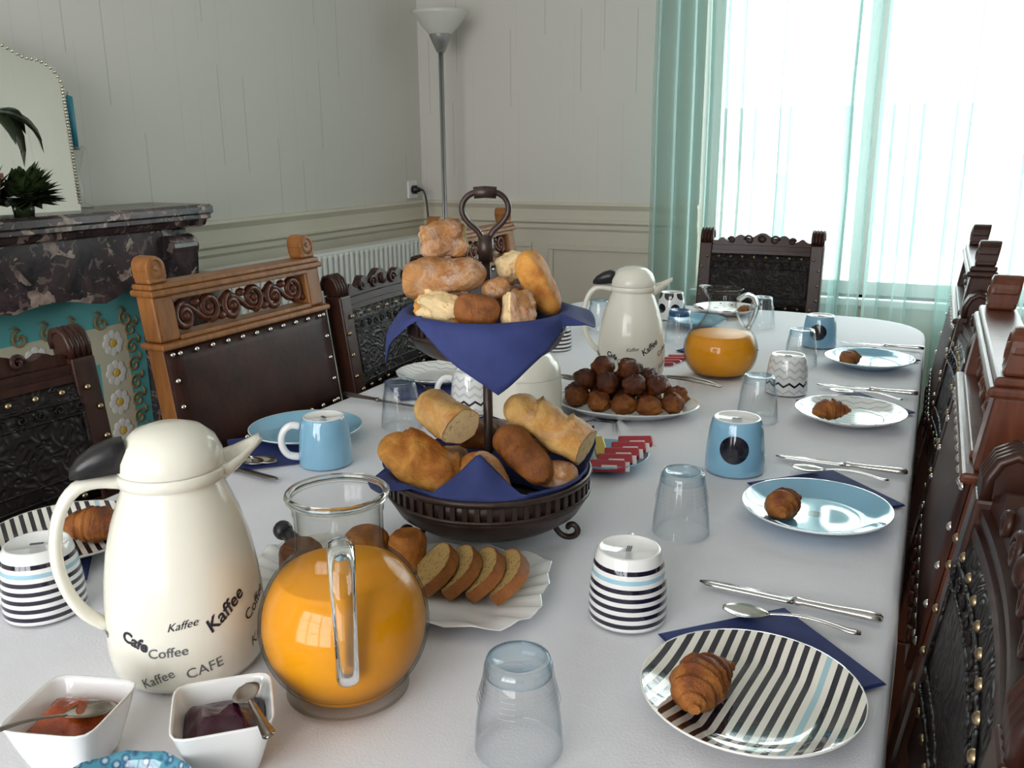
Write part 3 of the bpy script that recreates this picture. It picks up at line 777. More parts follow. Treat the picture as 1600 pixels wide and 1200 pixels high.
def dark_chair(label, loc, rz, W=.46, crest=.022, wood_key='walnut'):
    h = W / 2; CV = .018                              # concave back in plan
    t = thing('embossed_leather_chair', label, 'chair', loc, rz, 'carved leather-backed dining chairs')
    chair_frame(t, W, wood_key, wood_key, 'leather_dark')
    def cv(b):
        for v in b.v: v.x -= CV * (1 - min(1, (v.y / h) ** 2))
        return shear(b)
    def strip(y0, y1, lo, hi, n=12, f=None):
        """long member along y with a cross-section box lo..hi in (x,z)"""
        rings = []
        for i in range(n + 1):
            y = y0 + (y1 - y0) * i / n; dz = f(y) if f else 0
            rings.append([(lo[0], y, lo[1]), (hi[0], y, lo[1]), (hi[0], y, hi[1] + dz), (lo[0], y, hi[1] + dz)])
        return MB().loft(rings, smooth=False)
    hi_ = h - .044
    for s in (-1, 1):
        yc = s * (h - .022)
        shear(MB().box((-.040, yc - .022, .4705), (.004, yc + .022, .925), bev=.004)).build('stile', wood_key, t)
        b = MB()                                      # reeded scroll rolling back
        for q in range(4):
            y = yc - .0165 + q * .011
            b.tube([(-.004, y, .925), (-.002, y, .945), (-.008, y, .962), (-.020, y, .970), (-.034, y, .966), (-.042, y, .952), (-.040, y, .938)], .0062, 7)
        b.prism([(-.040, .926), (-.004, .926), (-.003, .944), (-.009, .960), (-.020, .967), (-.034, .963), (-.041, .950)], yc - .019, yc + .019, T=Matrix(((1, 0, 0, 0), (0, 0, 1, 0), (0, 1, 0, 0), (0, 0, 0, 1))))
        shear(b).build('scroll_top', wood_key, t)
    b = strip(-hi_, hi_, (-.030, .888), (.006, .900)); b2 = strip(-hi_, hi_, (-.028, .900), (.001, .908)); b3 = strip(-hi_, hi_, (-.030, .908), (.004, .916))
    for q in (b2, b3): b.add(q.v, q.f, 0, False)
    cv(b).build('top_rail', wood_key, t)
    def crest_h(y):
        a = abs(y) / hi_
        return crest * (math.exp(-(a / .22) ** 2) * 1.0 + .75 * math.exp(-((a - .45) / .14) ** 2) + .45 * math.exp(-((a - .82) / .07) ** 2)) + .008
    b = strip(-hi_, hi_, (-.024, .9165), (-.004, .922), 40, crest_h)
    for s in (-1, 1):
        for yy, r in ((.045, .016), (.105, .012)):
            b.tube(spiral(s * yy, .928 + r * .5, r, 1.4, 0 if s > 0 else PI, s, -.001, 14), [.004] * 12 + [.003, .003, .002], 6)
    b.sphere((-.002, 0, .940), .014, 10, 6, sc=(.6, 1.1, 1))
    cv(b).build('carved_crest', wood_key, t)
    rings = []
    for i in range(17):
        y = -h + .006 + (W - .012) * i / 16; xx = .002
        rings.append([(.0048 + .006 * (1 - (2 * i / 16 - 1) ** 4) * (1 - (2 * k / 8 - 1) ** 4), y, .695 + .192 * k / 8) for k in range(9)] + [(-.006, y, .887), (-.006, y, .695)])
    lb = MB().loft(rings); cv(lb).build('leather_panel', 'leather_dark', t)
    # raised ridges framing the embossed field
    b = MB()
    for z in (.720, .742, .838, .862):
        b.tube([(.0105 if abs(y) < h - .03 else .006, y, z) for y in [-h + .03 + (W - .06) * i / 16 for i in range(17)]], .0022, 6)
    for s in (-1, 1): b.tube([(.0095, s * (h - .045), z) for z in (.742, .79, .838)], .0022, 6)
    for i in range(12):
        y = -h + .05 + (W - .10) * i / 11; b.tube(spiral(y, .850, .009, 1.2, i, 1 if i % 2 else -1, .0115, 9), .0018, 5)
    cv(b).build('embossed_border', 'leather_dark', t)
    b = strip(-hi_, hi_, (-.030, .645), (.004, .6935)); cv(b).build('bottom_rail', wood_key, t)
    nl = [(.012, -h + .03 + (W - .06) * i / 9, .877) for i in range(10)] + [(.0095, -h + .03 + (W - .06) * i / 9, .706) for i in range(10)]
    for s in (-1, 1): nl += [(.0065, s * (h - .012), z) for z in (.74, .79, .84)]
    for x, y, z in nl: obj('nail', nail_me['brass'], t, (back(z, x) - CV * (1 - min(1, (y / h) ** 2)), y, z))
    return t
CLX, CRX = -1.168, -.002
dark_chair('dark embossed leather chair with reeded scroll post, nearest on the left side', (CLX - .01, .790, 0), 0)
oak_chair('golden oak chair with pierced vine frieze and brown leather, in front of the fireplace edge', 'oak', (CLX, 1.395, 0), 0)
dark_chair('dark embossed leather chair in front of the white radiator', (CLX + .01, 1.900, 0), R(2), crest=.034)
oak_chair('golden oak chair half hidden behind the bread stand, near the floor lamp', 'oak', (CLX, 2.435, 0), 0)
dark_chair('dark embossed leather chair filling the lower right corner of the photo', (CRX, .715, 0), PI, crest=.04)
oak_chair('red brown carved chair with square finials, second on the right side', 'mahogany', (CRX, 1.250, 0), PI)
dark_chair('dark leather chair wedged between the two carved chairs on the right', (CRX, 1.745, 0), PI, crest=.01)
oak_chair('dark carved chair farthest along the right side, against the curtain', 'walnut', (CRX, 2.225, 0), PI)
dark_chair('dark studded chair at the head of the table in front of the window', (-.548, 3.165, 0), -PI / 2, W=.425, crest=.03)

# ------------------------------------------------------------------ plates, mugs, glasses, cutlery
plate_me = {}
def plate_mesh(k, r=.10, h=.019):
    key = (k, r)
    if key not in plate_me:
        p = [(.0001, .0035), (.030, .0035), (.058, .0038), (.066, .0050), (.078, .0105), (.092, .0165), (.0985, h), (.1000, h + .0004), (.1002, h - .0010), (.0985, h - .0030), (.086, .0105), (.064, .0015), (.060, 0), (.054, 0), (.052, .0012), (.0001, .0012)]
        b = MB().lathe([(a * r / .1, z) for a, z in p], 64); plate_me[key] = b.mesh('plate', k)
    return plate_me[key]
def plate(label, k, x, y, rz=0, r=.10, z=TT, group='breakfast plates'):
    o = obj('plate', plate_mesh(k, r), None, (x, y, z), (0, 0, rz)); return tag(o, label, 'plate', group)
MH = .081
def mug(label, k, x, y, handle, body_rz=0, s=1):
    t = thing('mug', label, 'mug', (x, y, TT), body_rz, 'upturned mugs'); t.scale = (s, s, s)
    pr = [(.0405, .0), (.0425, .001), (.0432, .004), (.0430, .020), (.0418, .040), (.0393, .060), (.0368, .072), (.0352, .0775), (.0338, .0800)]
    MB().lathe(pr, 48).build('body', k, t)
    MB().lathe([(.0338, .0800), (.0325, MH), (.0305, .0805), (.0295, .0785), (.0001, .0785)], 48).build('foot', 'china', t)
    MB().lathe([(.0405, 0), (.0395, .001), (.0400, .030), (.0340, .0745), (.0001, .0745)], 40).build('inside', 'china', t)
    MB().box((-.007, -.0026, .0786), (.007, -.0012, .0789)).box((-.007, -.0006, .0786), (.007, .0008, .0789)).box((-.007, .0014, .0786), (.007, .0028, .0789)).build('stamp', 'ink_grey', t)
    if handle is not None:
        a = handle - body_rz
        pts = [(.039, .066), (.052, .068), (.063, .061), (.069, .046), (.067, .030), (.058, .018), (.042, .014)]
        MB().tube([(p * math.cos(a), p * math.sin(a), z) for p, z in pts], [.0065, .0062, .006, .006, .006, .0062, .0065], 10, sub=3).build('handle', 'china', t)
    return t
GH = .086
def tumbler(label, x, y, k='glass_blue', s=1.0):
    t = thing('tumbler', label, 'glass', (x, y, TT), 0, 'upturned tumblers')
    MB().lathe([(r * s, z * s) for r, z in [(.0375, 0), (.0382, .0008), (.0370, .020), (.0335, .050), (.0300, .072), (.0290, .079), (.0270, GH)]] +
               [(r * s, z * s) for r, z in [(.0262, GH - .001), (.0270, .073), (.0280, .0705), (.0320, .049), (.0358, .020), (.0368, .001), (.0375, 0)]], 48).build('wall', 'glass', t)
    MB().lathe([(r * s, z * s) for r, z in [(.0265, .0705), (.0285, .0715), (.0287, .078), (.0265, GH - .0006), (.0225, GH), (.0190, GH - .003), (.0001, GH - .004)]], 48).build('heavy_base', k, t)
    b = MB()
    for i in range(5):
        z = (.066 - i * .0045) * s; r = (.0303 + i * .0012) * s
        b.lathe([(r, z - .0007), (r + .0007, z), (r, z + .0007)], 40)
    b.build('optic_rings', 'glass', t)
    return t
def napkin_flat(label, x, y, s, rz=PI / 4, group='folded navy napkins'):
    b = MB()
    for q in range(3):
        z = .0004 + q * .0009
        b.box((-s / 2 + q * .0012, -s / 2 + q * .001, z), (s / 2 - q * .0008, s / 2 - q * .0014, z + .0008))
    o = b.build('napkin', 'navy'); o.location = (x, y, TT + .0010); o.rotation_euler = (0, 0, rz)
    return tag(o, label, 'napkin', group)
def spoon_geo(Ln=.145, w=.0165):
    b = MB(); bl = .049
    rings = []
    for i in range(15):
        t = i / 14; x = bl * t; ww = max(.0012, w * (math.sin(PI * min(1, t * .92 + .05)) ** .75) * (1 - .15 * t))
        ring = []
        for j in range(7):
            u = -1 + 2 * j / 6; dep = (1 - u * u) * math.sin(PI * min(.98, t + .02)) * .0055
            ring.append((x, ww * u, .0075 - dep))
        ring += [(x, ww * u, .0065 - (1 - u * u) * math.sin(PI * min(.98, t + .02)) * .0055) for u in (1, .6, .2, -.2, -.6, -1)]
        rings.append(ring)
    b.loft(rings)
    rings = []
    for i in range(17):
        t = i / 16; x = bl - .003 + (Ln - bl) * t; ww = .0030 + .0045 * t ** 2.2 if t < .97 else .0045
        z = .0072 + .0055 * math.sin(PI * min(1, t * 1.15)) - .004 * t; th = .0012
        rings.append([(x, -ww, z), (x, 0, z + th), (x, ww, z), (x, 0, z - th)])
    b.loft(rings); return b
spoon_me = spoon_geo().mesh('spoon', 'steel'); spoon_dark_me = spoon_geo().mesh('spoon', 'steel_dark')
def spoon(label, x, y, rz, z=TT + .001, dark=False, rot=None):
    o = obj('spoon', spoon_dark_me if dark else spoon_me, None, (x, y, z), rot or (0, 0, rz)); return tag(o, label, 'spoon', 'teaspoons')
def knife(label, x, y, rz, dark=False, z=TT + .001):
    t = thing('table_knife', label, 'knife', (x, y, z), rz, 'table knives')
    b = MB(); rings = []
    for i in range(13):
        u = i / 12; x_ = .108 * u; top = .0075 * min(1, (u / .18) ** .6) if u > 0 else .001; low = -.0075 * min(1, (u / .10) ** .5) if u > 0 else -.001
        rings.append([(x_, low, .0040), (x_, (low + top) / 2, .0050), (x_, top, .0055), (x_, top, .0040), (x_, (low + top) / 2, .0034)])
    b.loft(rings); b.build('blade', 'steel_dark' if dark else 'steel', t)
    MB().tube([(.106, 0, .0048), (.112, 0, .0052), (.118, 0, .0055), (.15, 0, .0056), (.185, 0, .0062), (.198, 0, .0062), (.201, 0, .006)], [.0045, .0068, .0046, .0055, .0070, .0068, .003], 10, flat=.72).build('handle', 'steel_dark' if dark else 'steel', t)
    return t

# croissants
def croissant_mesh(seed, Ln=.078, r=.0225, bend=.75):
    b = MB(); rings = []; n = 60; m = 18
    for i in range(n + 1):
        t = i / n; u = 2 * t - 1
        env = max(.14, (1 - abs(u) ** 1.7)) ** .75
        saw = ((abs(u) * 3.4 + .5) % 1.0); seg = .93 + .17 * (1 - saw)
        rad = r * env * seg
        a = u * bend; cx = Ln / 2 * math.sin(a) / math.sin(bend); cyy = -.035 * (1 - math.cos(a)) / (1 - math.cos(bend)) * .35
        d = Vector((math.cos(a), -math.sin(a) * .5, 0)).normalized(); sd = Vector((-d.y, d.x, 0))
        ring = []
        for j in range(m):
            an = 2 * PI * j / m
            k = 1 + .10 * nz((t * 5, math.cos(an), math.sin(an)), 2.2, seed)
            z = math.sin(an) * rad * .92 * k
            ring.append(Vector((cx, cyy, 0)) + sd * math.cos(an) * rad * k + Vector((0, 0, max(z, -rad * .75) + r * .70)))
        rings.append(ring)
    b.loft(rings); return b.mesh('croissant', 'croissant')
cro_me = [croissant_mesh(k) for k in range(5)]
def croissant(label, k, x, y, rz, z=TT + .006, s=1.0, flat=0):
    o = obj('croissant', cro_me[k], None, (x, y, z), (0, flat, rz)); o.scale = (s, s, s)
    return tag(o, label, 'croissant', 'mini croissants on plates')

# right-hand settings, near to far
RS = [(.744, 'stripe_plate'), (1.220, 'blue_plate'), (1.730, 'zig_plate'), (2.212, 'blue_plate')]
PX = -.110
desc = ['black and white striped', 'sky blue', 'grey zigzag', 'pale blue']
lab = ['black and white striped plate with a pale blue stripe, front right', 'sky blue plate with a dark centre dot, second on the right', 'white plate with grey zigzag lines on the right side', 'sky blue plate with a grey dot, farthest on the right']
for i, (y, k) in enumerate(RS):
    plate(lab[i], k, PX, y, R(-7) if i == 0 else 0, z=TT + .0042)
    napkin_flat('folded navy paper napkin under the %s plate on the right side' % ['striped', 'second, sky blue', 'grey zigzag', 'farthest blue'][i], PX, [.832, 1.318, 1.830, 2.312][i], .158)
croissant('flaky croissant on the striped plate at front right', 0, -.152, .722, R(80), z=TT + .0112, s=1.08)
croissant('round-backed croissant on the second, sky blue plate at right', 1, -.151, 1.190, R(82), z=TT + .0112, s=.98)
croissant('squat brown croissant on the grey zigzag plate at right', 2, -.144, 1.694, R(35), z=TT + .0125, s=.95)
croissant('small dark croissant on the farthest blue plate at right', 3, -.150, 2.165, R(70), z=TT + .0112, s=.90)
knife('steel table knife beyond the striped plate at front right', -.209, .963, R(-3))
knife('steel table knife beyond the second, sky blue plate at right', -.201, 1.456, R(-1))
knife('steel table knife beyond the grey zigzag plate at right', -.198, 1.970, R(-1.5))
knife('steel table knife beyond the farthest blue plate at right', -.195, 2.444, R(0))
spoon('teaspoon beside the knife at the striped plate, front right', -.169, .902, R(4), z=TT + .004)
spoon('teaspoon beside the knife at the second, sky blue plate on the right', -.167, 1.399, R(2), z=TT + .004)
spoon('teaspoon leaning by the knife at the grey zigzag plate on the right', -.165, 1.917, R(-6), z=TT + .004)
tumbler('clear tumbler upside down at the bottom edge, pale blue base', -.280, .607)
tumbler('clear tumbler upside down between striped mug and blue dotted mug on the right', -.269, 1.105)
tumbler('clear tumbler upside down beside the grey zigzag mug', -.270, 1.671)
tumbler('clear tumbler upside down in front of the farthest blue mug', -.258, 2.163)
mug('black and white striped mug upside down, right of the cake platter', 'stripe_mug', -.265, .862, R(105), R(100))
mug('sky blue mug with a big black dot upside down, nearer on the right', 'mug_blue', -.253, 1.378, R(75), R(8), 1.08)
mug('white mug with grey zigzag lines upside down on the right side', 'zig_mug', -.251, 1.899, R(80))
mug('sky blue mug with a black dot upside down, farther on the right', 'mug_blue', -.244, 2.404, R(80), R(0))

# left-hand settings
plate('black and white striped plate with croissant, left edge behind the near jug', 'stripe_plate', -.985, .735, R(60), z=TT + .0042)
napkin_flat('folded navy napkin under the striped plate at the left edge', -.985, .672, .150)
croissant('flaky croissant on the striped plate at the left edge', 4, -.950, .750, R(25), z=TT + .0115, s=1.15)
mug('black and white striped mug upside down at the left edge', 'stripe_mug', -.866, .606, R(215), R(40))
plate('sky blue plate with black dot in front of the golden oak chair', 'blue_plate', -.985, 1.232, 0, z=TT + .0042)
napkin_flat('folded navy napkin under the sky blue plate at left', -.982, 1.158, .170)
mug('sky blue mug upside down with white handle, left side', 'mug_blue', -.872, 1.137, R(218), R(150))
spoon('teaspoon bowl on the navy napkin, left of the pair by the blue plate', -.945, 1.066, R(173), z=TT + .005, dark=False)
spoon('teaspoon bowl on the navy napkin, right of the pair by the blue plate', -.930, 1.080, R(178), z=TT + .005)
knife('dark-looking table knife by the spoons in front of the blue plate at left', -.884, 1.030, R(172), dark=True)
tumbler('clear tumbler upside down on the left, in front of the radiator chair', -.867, 1.364)
plate('white plate with grey zigzag and black steps, left side behind the bread stand', 'zig_plate', -.965, 1.690, R(200), z=TT + .0042)
napkin_flat('folded navy napkin under the zigzag plate on the left side', -.960, 1.625, .165)
spoon('teaspoon on the navy napkin by the left zigzag plate', -.905, 1.575, R(160), z=TT + .005, dark=True)
knife('table knife on the cloth beside the left zigzag plate', -.885, 1.470, R(175), dark=True)
mug('white mug with grey zigzag upside down, behind the bread stand at left', 'zig_mug', -.795, 1.512, R(215), R(20))

# far end
mug('white mug with large black dots upside down behind the far jug', 'mug_dots', -.700, 2.640, R(90))
plate('white plate with black dots at the head of the table', 'plate_dots', -.565, 2.775, 0, z=TT + .0042)
croissant('tiny brown croissant on the dotted plate at the head of the table', 2, -.500, 2.760, R(20), z=TT + .0095, s=.7)
tumbler('clear tumbler upside down in front of the head chair', -.428, 2.612)
tumbler('clear tumbler upside down left of the far vacuum jug handle', -.839, 2.385)
mug('black and white striped mug mostly hidden behind the blue napkin of the bread stand', 'stripe_mug', -.862, 2.106, R(100), R(30))
tumbler('tumbler with a strong blue base, right of the far vacuum jug', -.590, 2.310, 'blue_band')
plate('small sky blue plate at the far end behind the round juice jug', 'blue_plate', -.600, 2.545, 0, r=.085, z=TT + .0042, group='far end plates')
napkin_flat('folded navy napkin with its tip showing right of the far juice jug', -.470, 2.235, .150, R(70))
for i in range(4):
    b = MB().box((-.030, -.008, 0), (.030, .008, .006), 0, bev=.002).box((-.034, -.007, .0025), (-.030, .007, .0035), 1).box((.030, -.007, .0025), (.034, .007, .0035), 1)
    o = b.build('sugar_packet', ['packet_red', 'packet_white']); o.location = (-.560 + .008 * i, 2.030 + .032 * i, TT + .001); o.rotation_euler = (0, 0, R(25))
    tag(o, 'red and white sugar packet between far vacuum jug and juice carafe, ' + ['nearest', 'second', 'third', 'farthest'][i], 'sugar packet', 'sugar packets by the far jug')

# ------------------------------------------------------------------ vacuum jugs with lettering
def text_mesh(txt, size, bold=0, shear_=0):
    cu = bpy.data.curves.new('lettering', 'FONT'); cu.body = txt; cu.size = size; cu.offset = bold; cu.shear = shear_
    cu.align_x = 'CENTER'; cu.align_y = 'CENTER'; cu.resolution_u = 3
    o = bpy.data.objects.new('tmp', cu); COL.objects.link(o)
    dg = bpy.context.evaluated_depsgraph_get(); me = bpy.data.meshes.new_from_object(o.evaluated_get(dg))
    bpy.data.objects.remove(o); bpy.data.curves.remove(cu)
    return me
BODY = [(.060, 0), (.0685, .004), (.0730, .012), (.0750, .030), (.0752, .050), (.0742, .075), (.0715, .100), (.0670, .128), (.0595, .156), (.0505, .180), (.0450, .194)]
def body_r(z):
    for (r0, z0), (r1, z1) in zip(BODY, BODY[1:]):
        if z0 <= z <= z1: return r0 + (r1 - r0) * (z - z0) / (z1 - z0)
    return BODY[-1][0]
WORDS = [('Cafe', -.69, .060, .0150, .0006, 0, -20, 'ink'), ('Kaffee', -.08, .076, .0110, 0, .45, 6, 'ink'), ('Kaffee', .48, .079, .0185, .0004, .2, 32, 'ink'),
         ('Coffee', 1.02, .070, .0155, .0001, 0, 26, 'ink'), ('Coffee', -.28, .050, .0135, .0001, .1, 3, 'ink_grey'), ('Kaffee', -.45, .022, .0140, 0, .15, 24, 'ink_grey'),
         ('CAFE', .14, .028, .0150, 0, 0, 9, 'ink_grey'), ('Kaffee', 1.05, .038, .0150, 0, .35, 20, 'ink_grey'),
         ('Cafe', 1.65, .055, .015, .0005, 0, 10, 'ink'), ('Coffee', -1.5, .058, .014, .0002, .2, -10, 'ink')]
def vacuum_jug(label, x, y, face, spout):
    """face: world angle of the side that carries the lettering; spout: world angle of the spout"""
    t = thing('vacuum_jug', label, 'vacuum jug', (x, y, TT), 0, 'white vacuum jugs')
    MB().lathe([(.0001, 0)] + BODY, 56).build('body', 'cream', t)
    MB().lathe([(.0448, .1935), (.0495, .1950), (.0502, .2050), (.0480, .2070), (.0001, .2070)], 48).build('collar', 'cream', t)
    MB().lathe([(.0485, .2075), (.0495, .2100), (.0482, .2200), (.0425, .2330), (.0315, .2430), (.0170, .2480), (.0001, .2492)], 48).build('lid', 'cream', t)
    ca, sa = math.cos(spout), math.sin(spout); T = Matrix.Rotation(spout, 4, 'Z')
    # spout: open trough
    b = MB(); rings = []
    for u, w, zt, zb in ((.035, .026, .206, .178), (.050, .024, .2075, .184), (.062, .018, .212, .193), (.076, .011, .219, .206), (.086, .008, .224, .216)):
        rings.append([(u, -w, zt), (u, -w * .7, (zt + zb) / 2 - .002), (u, 0, zb), (u, w * .7, (zt + zb) / 2 - .002), (u, w, zt), (u, w * .72, zt - .001), (u, 0, zb + (zt - zb) * .38), (u, -w * .72, zt - .001)])
    b.loft(rings, T=T); b.build('spout', 'cream', t)
    hp = [(-.046, .199), (-.066, .203), (-.084, .199), (-.098, .182), (-.106, .155), (-.107, .125), (-.101, .097), (-.090, .075), (-.073, .057)]
    MB().tube([(p, 0, z) for p, z in hp], [.011, .0105, .010, .0095, .0095, .0095, .0095, .010, .009], 12, T=T, flat=.62, sub=3).build('handle', 'cream', t)
    b = MB(); rings = []
    for u, w, z0_, z1_ in ((-.040, .016, .212, .240), (-.052, .015, .212, .2395), (-.066, .014, .211, .235), (-.080, .011, .210, .226), (-.088, .006, .210, .216)):
        rings.append([(u, -w, z0_), (u, w, z0_), (u, w, z1_ - .004), (u, w * .6, z1_), (u, -w * .6, z1_), (u, -w, z1_ - .004)])
    b.loft(rings, T=T); b.build('thumb_lever', 'black_plastic', t)
    for k, (txt, th, z, size, bold, sh, rot, mt) in enumerate(WORDS):
        me = text_mesh(txt, size, bold, sh); cr, sr = math.cos(R(rot)), math.sin(R(rot))
        for v in me.vertices:
            u, w = v.co.x * cr - v.co.y * sr, v.co.x * sr + v.co.y * cr
            zz = min(max(z + w, .002), .19); r = body_r(zz) + .0005; a = face + th + u / .075
            v.co = (r * math.cos(a), r * math.sin(a), zz)
        me.materials.clear(); me.materials.append(M[mt]); me.update()
        obj('lettering', me, t)
    return t
def toward(x, y): return math.atan2(-y, -x)
vacuum_jug('near white vacuum jug printed with coffee words beside the orange juice', -.640, .596, toward(-.64, .596), toward(-.64, .596) + R(97))
vacuum_jug('far white vacuum jug printed with coffee words behind the pastry platter', -.593, 1.900, toward(-.593, 1.900) + R(6), toward(-.593, 1.900) + R(92))

# rounded cream pot behind the bread stand
pt = thing('domed_pot', 'cream domed pot standing behind the stem of the bread stand', 'pot', (-.662, 1.470, TT))
MB().lathe([(.0001, 0), (.056, 0), (.064, .006), (.068, .03), (.069, .07), (.067, .095)], 44).build('body', 'cream', pt)
MB().lathe([(.0674, .0955), (.066, .108), (.060, .122), (.048, .134), (.030, .141), (.0001, .144)], 44).build('lid', 'cream', pt)

# ------------------------------------------------------------------ juice jugs
def arc(c, r, a0, a1, n): return [(c[0] + r * math.cos(R(a0 + (a1 - a0) * i / n)), c[1] + r * math.sin(R(a0 + (a1 - a0) * i / n))) for i in range(n + 1)]
def juice_near(label, x, y):
    t = thing('juice_jug', label, 'jug', (x, y, TT), toward(x, y), 'juice jugs')
    outer = [(.046, .0), (.058, .004)] + arc((0, .072), .0790, -52, 55, 16)[1:] + [(.0420, .1430), (.0400, .150), (.0400, .180), (.0412, .1830), (.0412, .1870), (.0425, .1905), (.0440, .1935)]
    inner = [(.0410, .1935), (.0395, .190), (.0375, .185), (.0372, .150), (.040, .1415)]
    MB().lathe([(.0001, 0)] + outer + inner + arc((0, .072), .0764, 50, -50, 14) + [(.0001, .012)], 56).build('glass', 'jug_glass', t)
    MB().lathe([(.0440 + .0032 * math.cos(2 * PI * i / 12), .1985 + .0036 * math.sin(2 * PI * i / 12)) for i in range(13)], 56).build('rim', 'solid_glass', t)
    MB().lathe([(.0001, .0125), (.050, .0125)] + arc((0, .072), .0757, -45, 40, 14) + [(.0560, .1225), (.0001, .1225)], 56).build('juice', 'juice', t)
    b = MB(); pts = [(.040, .167), (.060, .170), (.076, .163), (.085, .145), (.089, .115), (.0895, .085), (.088, .066), (.084, .060)]
    b.tube([(p, 0, z) for p, z in pts], [.012, .0118, .0115, .011, .0105, .010, .010, .009], 12, flat=.55, sub=3)
    b.build('handle', 'solid_glass', t); return t
juice_near('round glass jug of orange juice with handle facing the camera, front', -.464, .618)
def juice_far(label, x, y):
    t = thing('juice_carafe', label, 'jug', (x, y, TT), toward(x, y) + R(90), 'juice jugs')
    body = [(.0001, 0), (.045, 0)] + arc((.012, .058), .0705, -50, 42, 16) + [(.055, .112), (.044, .126), (.0350, .143), (.0310, .160), (.0320, .175), (.038, .190), (.0445, .197)]
    inn = [(.0430, .198), (.0365, .190), (.0300, .175), (.0290, .160), (.0330, .143), (.042, .125), (.053, .110)] + arc((.012, .058), .068, 42, -50, 14) + [(.0001, .008)]
    b = MB().lathe(body + inn, 52)
    for v in b.v:                                     # pouring lip
        if v.z > .17: v.x -= max(0, -v.x) * (v.z - .17) * 9; v.z += max(0, -v.x - .02) * (v.z - .17) * 5
    b.build('glass', 'jug_glass', t)
    MB().lathe([(.0001, .0085), (.050, .0085)] + arc((.012, .058), .0672, -46, 34, 14) + [(.0640, .0965), (.0001, .0965)], 52).build('juice', 'juice', t)
    MB().tube([(.032, 0, .172), (.050, 0, .184), (.066, 0, .178), (.073, 0, .160), (.070, 0, .138), (.062, 0, .120), (.058, 0, .110)], [.0065, .006, .006, .006, .0055, .0055, .007], 10, sub=3).build('handle', 'solid_glass', t)
    return t
juice_far('glass carafe of orange juice with flared neck, far middle of the table', -.412, 1.990)

# ------------------------------------------------------------------ bread stand
BX, BY = -.507, 1.008
BA = math.atan2(.45, .893)                             # local x = to the right as seen from the camera
def bw(x, y, z): return (BX + x * math.cos(BA) - y * math.sin(BA), BY + x * math.sin(BA) + y * math.cos(BA), z)
bs = thing('bread_stand', 'two-tier dark iron bread stand with loop handle and scroll feet', 'bread stand', (BX, BY, TT), BA)
def basket_bowl(parent, r, z0, h, name):
    MB().lathe([(.0001, z0), (r * .78, z0), (r * .90, z0 + h * .18), (r * .965, z0 + h * .42), (r * .985, z0 + h * .55), (r * .970, z0 + h * .56), (r * .945, z0 + h * .42), (r * .88, z0 + h * .22), (r * .76, z0 + .003), (.0001, z0 + .003)], 56).build(name, 'iron', parent)
    b = MB(); n = 56
    for i in range(n):
        a = 2 * PI * i / n; T = Matrix.Rotation(a, 4, 'Z')
        b.box((r * .972, -.0032, z0 + h * .555), (r * .992, .0032, z0 + h * .90), T=T)
    b.lathe([(r * .975, z0 + h * .53), (r * 1.0, z0 + h * .53), (r * 1.0, z0 + h * .60), (r * .975, z0 + h * .60)], 56)
    b.lathe([(r * .970, z0 + h * .88), (r * 1.005, z0 + h * .88), (r * 1.012, z0 + h * .95), (r * 1.0, z0 + h), (r * .975, z0 + h), (r * .970, z0 + h * .88)], 56)
    b.lathe([(r * .950, z0 + h * .50), (r * .962, z0 + h * .50), (r * .962, z0 + h * .92), (r * .950, z0 + h * .92), (r * .950, z0 + h * .50)], 56)
    o = b.build('gallery_rim', 'iron', parent); return o
basket_bowl(bs, .136, .028, .064, 'lower_bowl')
basket_bowl(bs, .102, .248, .050, 'upper_bowl')
for a in (-158, -22, 90):
    T = Matrix.Rotation(R(a), 4, 'Z')
    pts = [(.085, 0, .029), (.092, 0, .018), (.100, 0, .008), (.110, 0, .0045), (.120, 0, .008), (.124, 0, .016), (.119, 0, .023), (.112, 0, .021), (.110, 0, .016)]
    MB().tube(pts, [.0042] * 8 + [.003], 8, T=T, sub=4).build('scroll_foot', 'iron', bs)
MB().tube([(0, 0, .03), (0, 0, .248)], .0062, 12).build('stem', 'iron', bs)
MB().tube([(0, 0, .25), (0, 0, .370)], .0058, 12).tube([(0, 0, .362), (0, 0, .395)], .0095, 12).build('upper_stem', 'iron', bs)
lpts = [(x, z - .010) for x, z in ((-.004, .400), (-.010, .410), (-.020, .419), (-.0275, .430), (-.0285, .441), (-.024, .450), (-.016, .4555), (-.006, .457), (.006, .457), (.016, .4555), (.024, .450), (.0285, .441), (.0275, .430), (.020, .419), (.010, .410), (.004, .400))]
b = MB()
for dy in (-.0035, .0035): b.tube([(x, dy, z) for x, z in lpts], .0036, 8, sub=3)
hd = b.build('loop_handle', 'iron', bs)
MB().tube([(-.014, 0, .4462), (0, 0, .4472), (.014, 0, .4462)], .0075, 10).build('wrapped_grip', 'iron', hd)

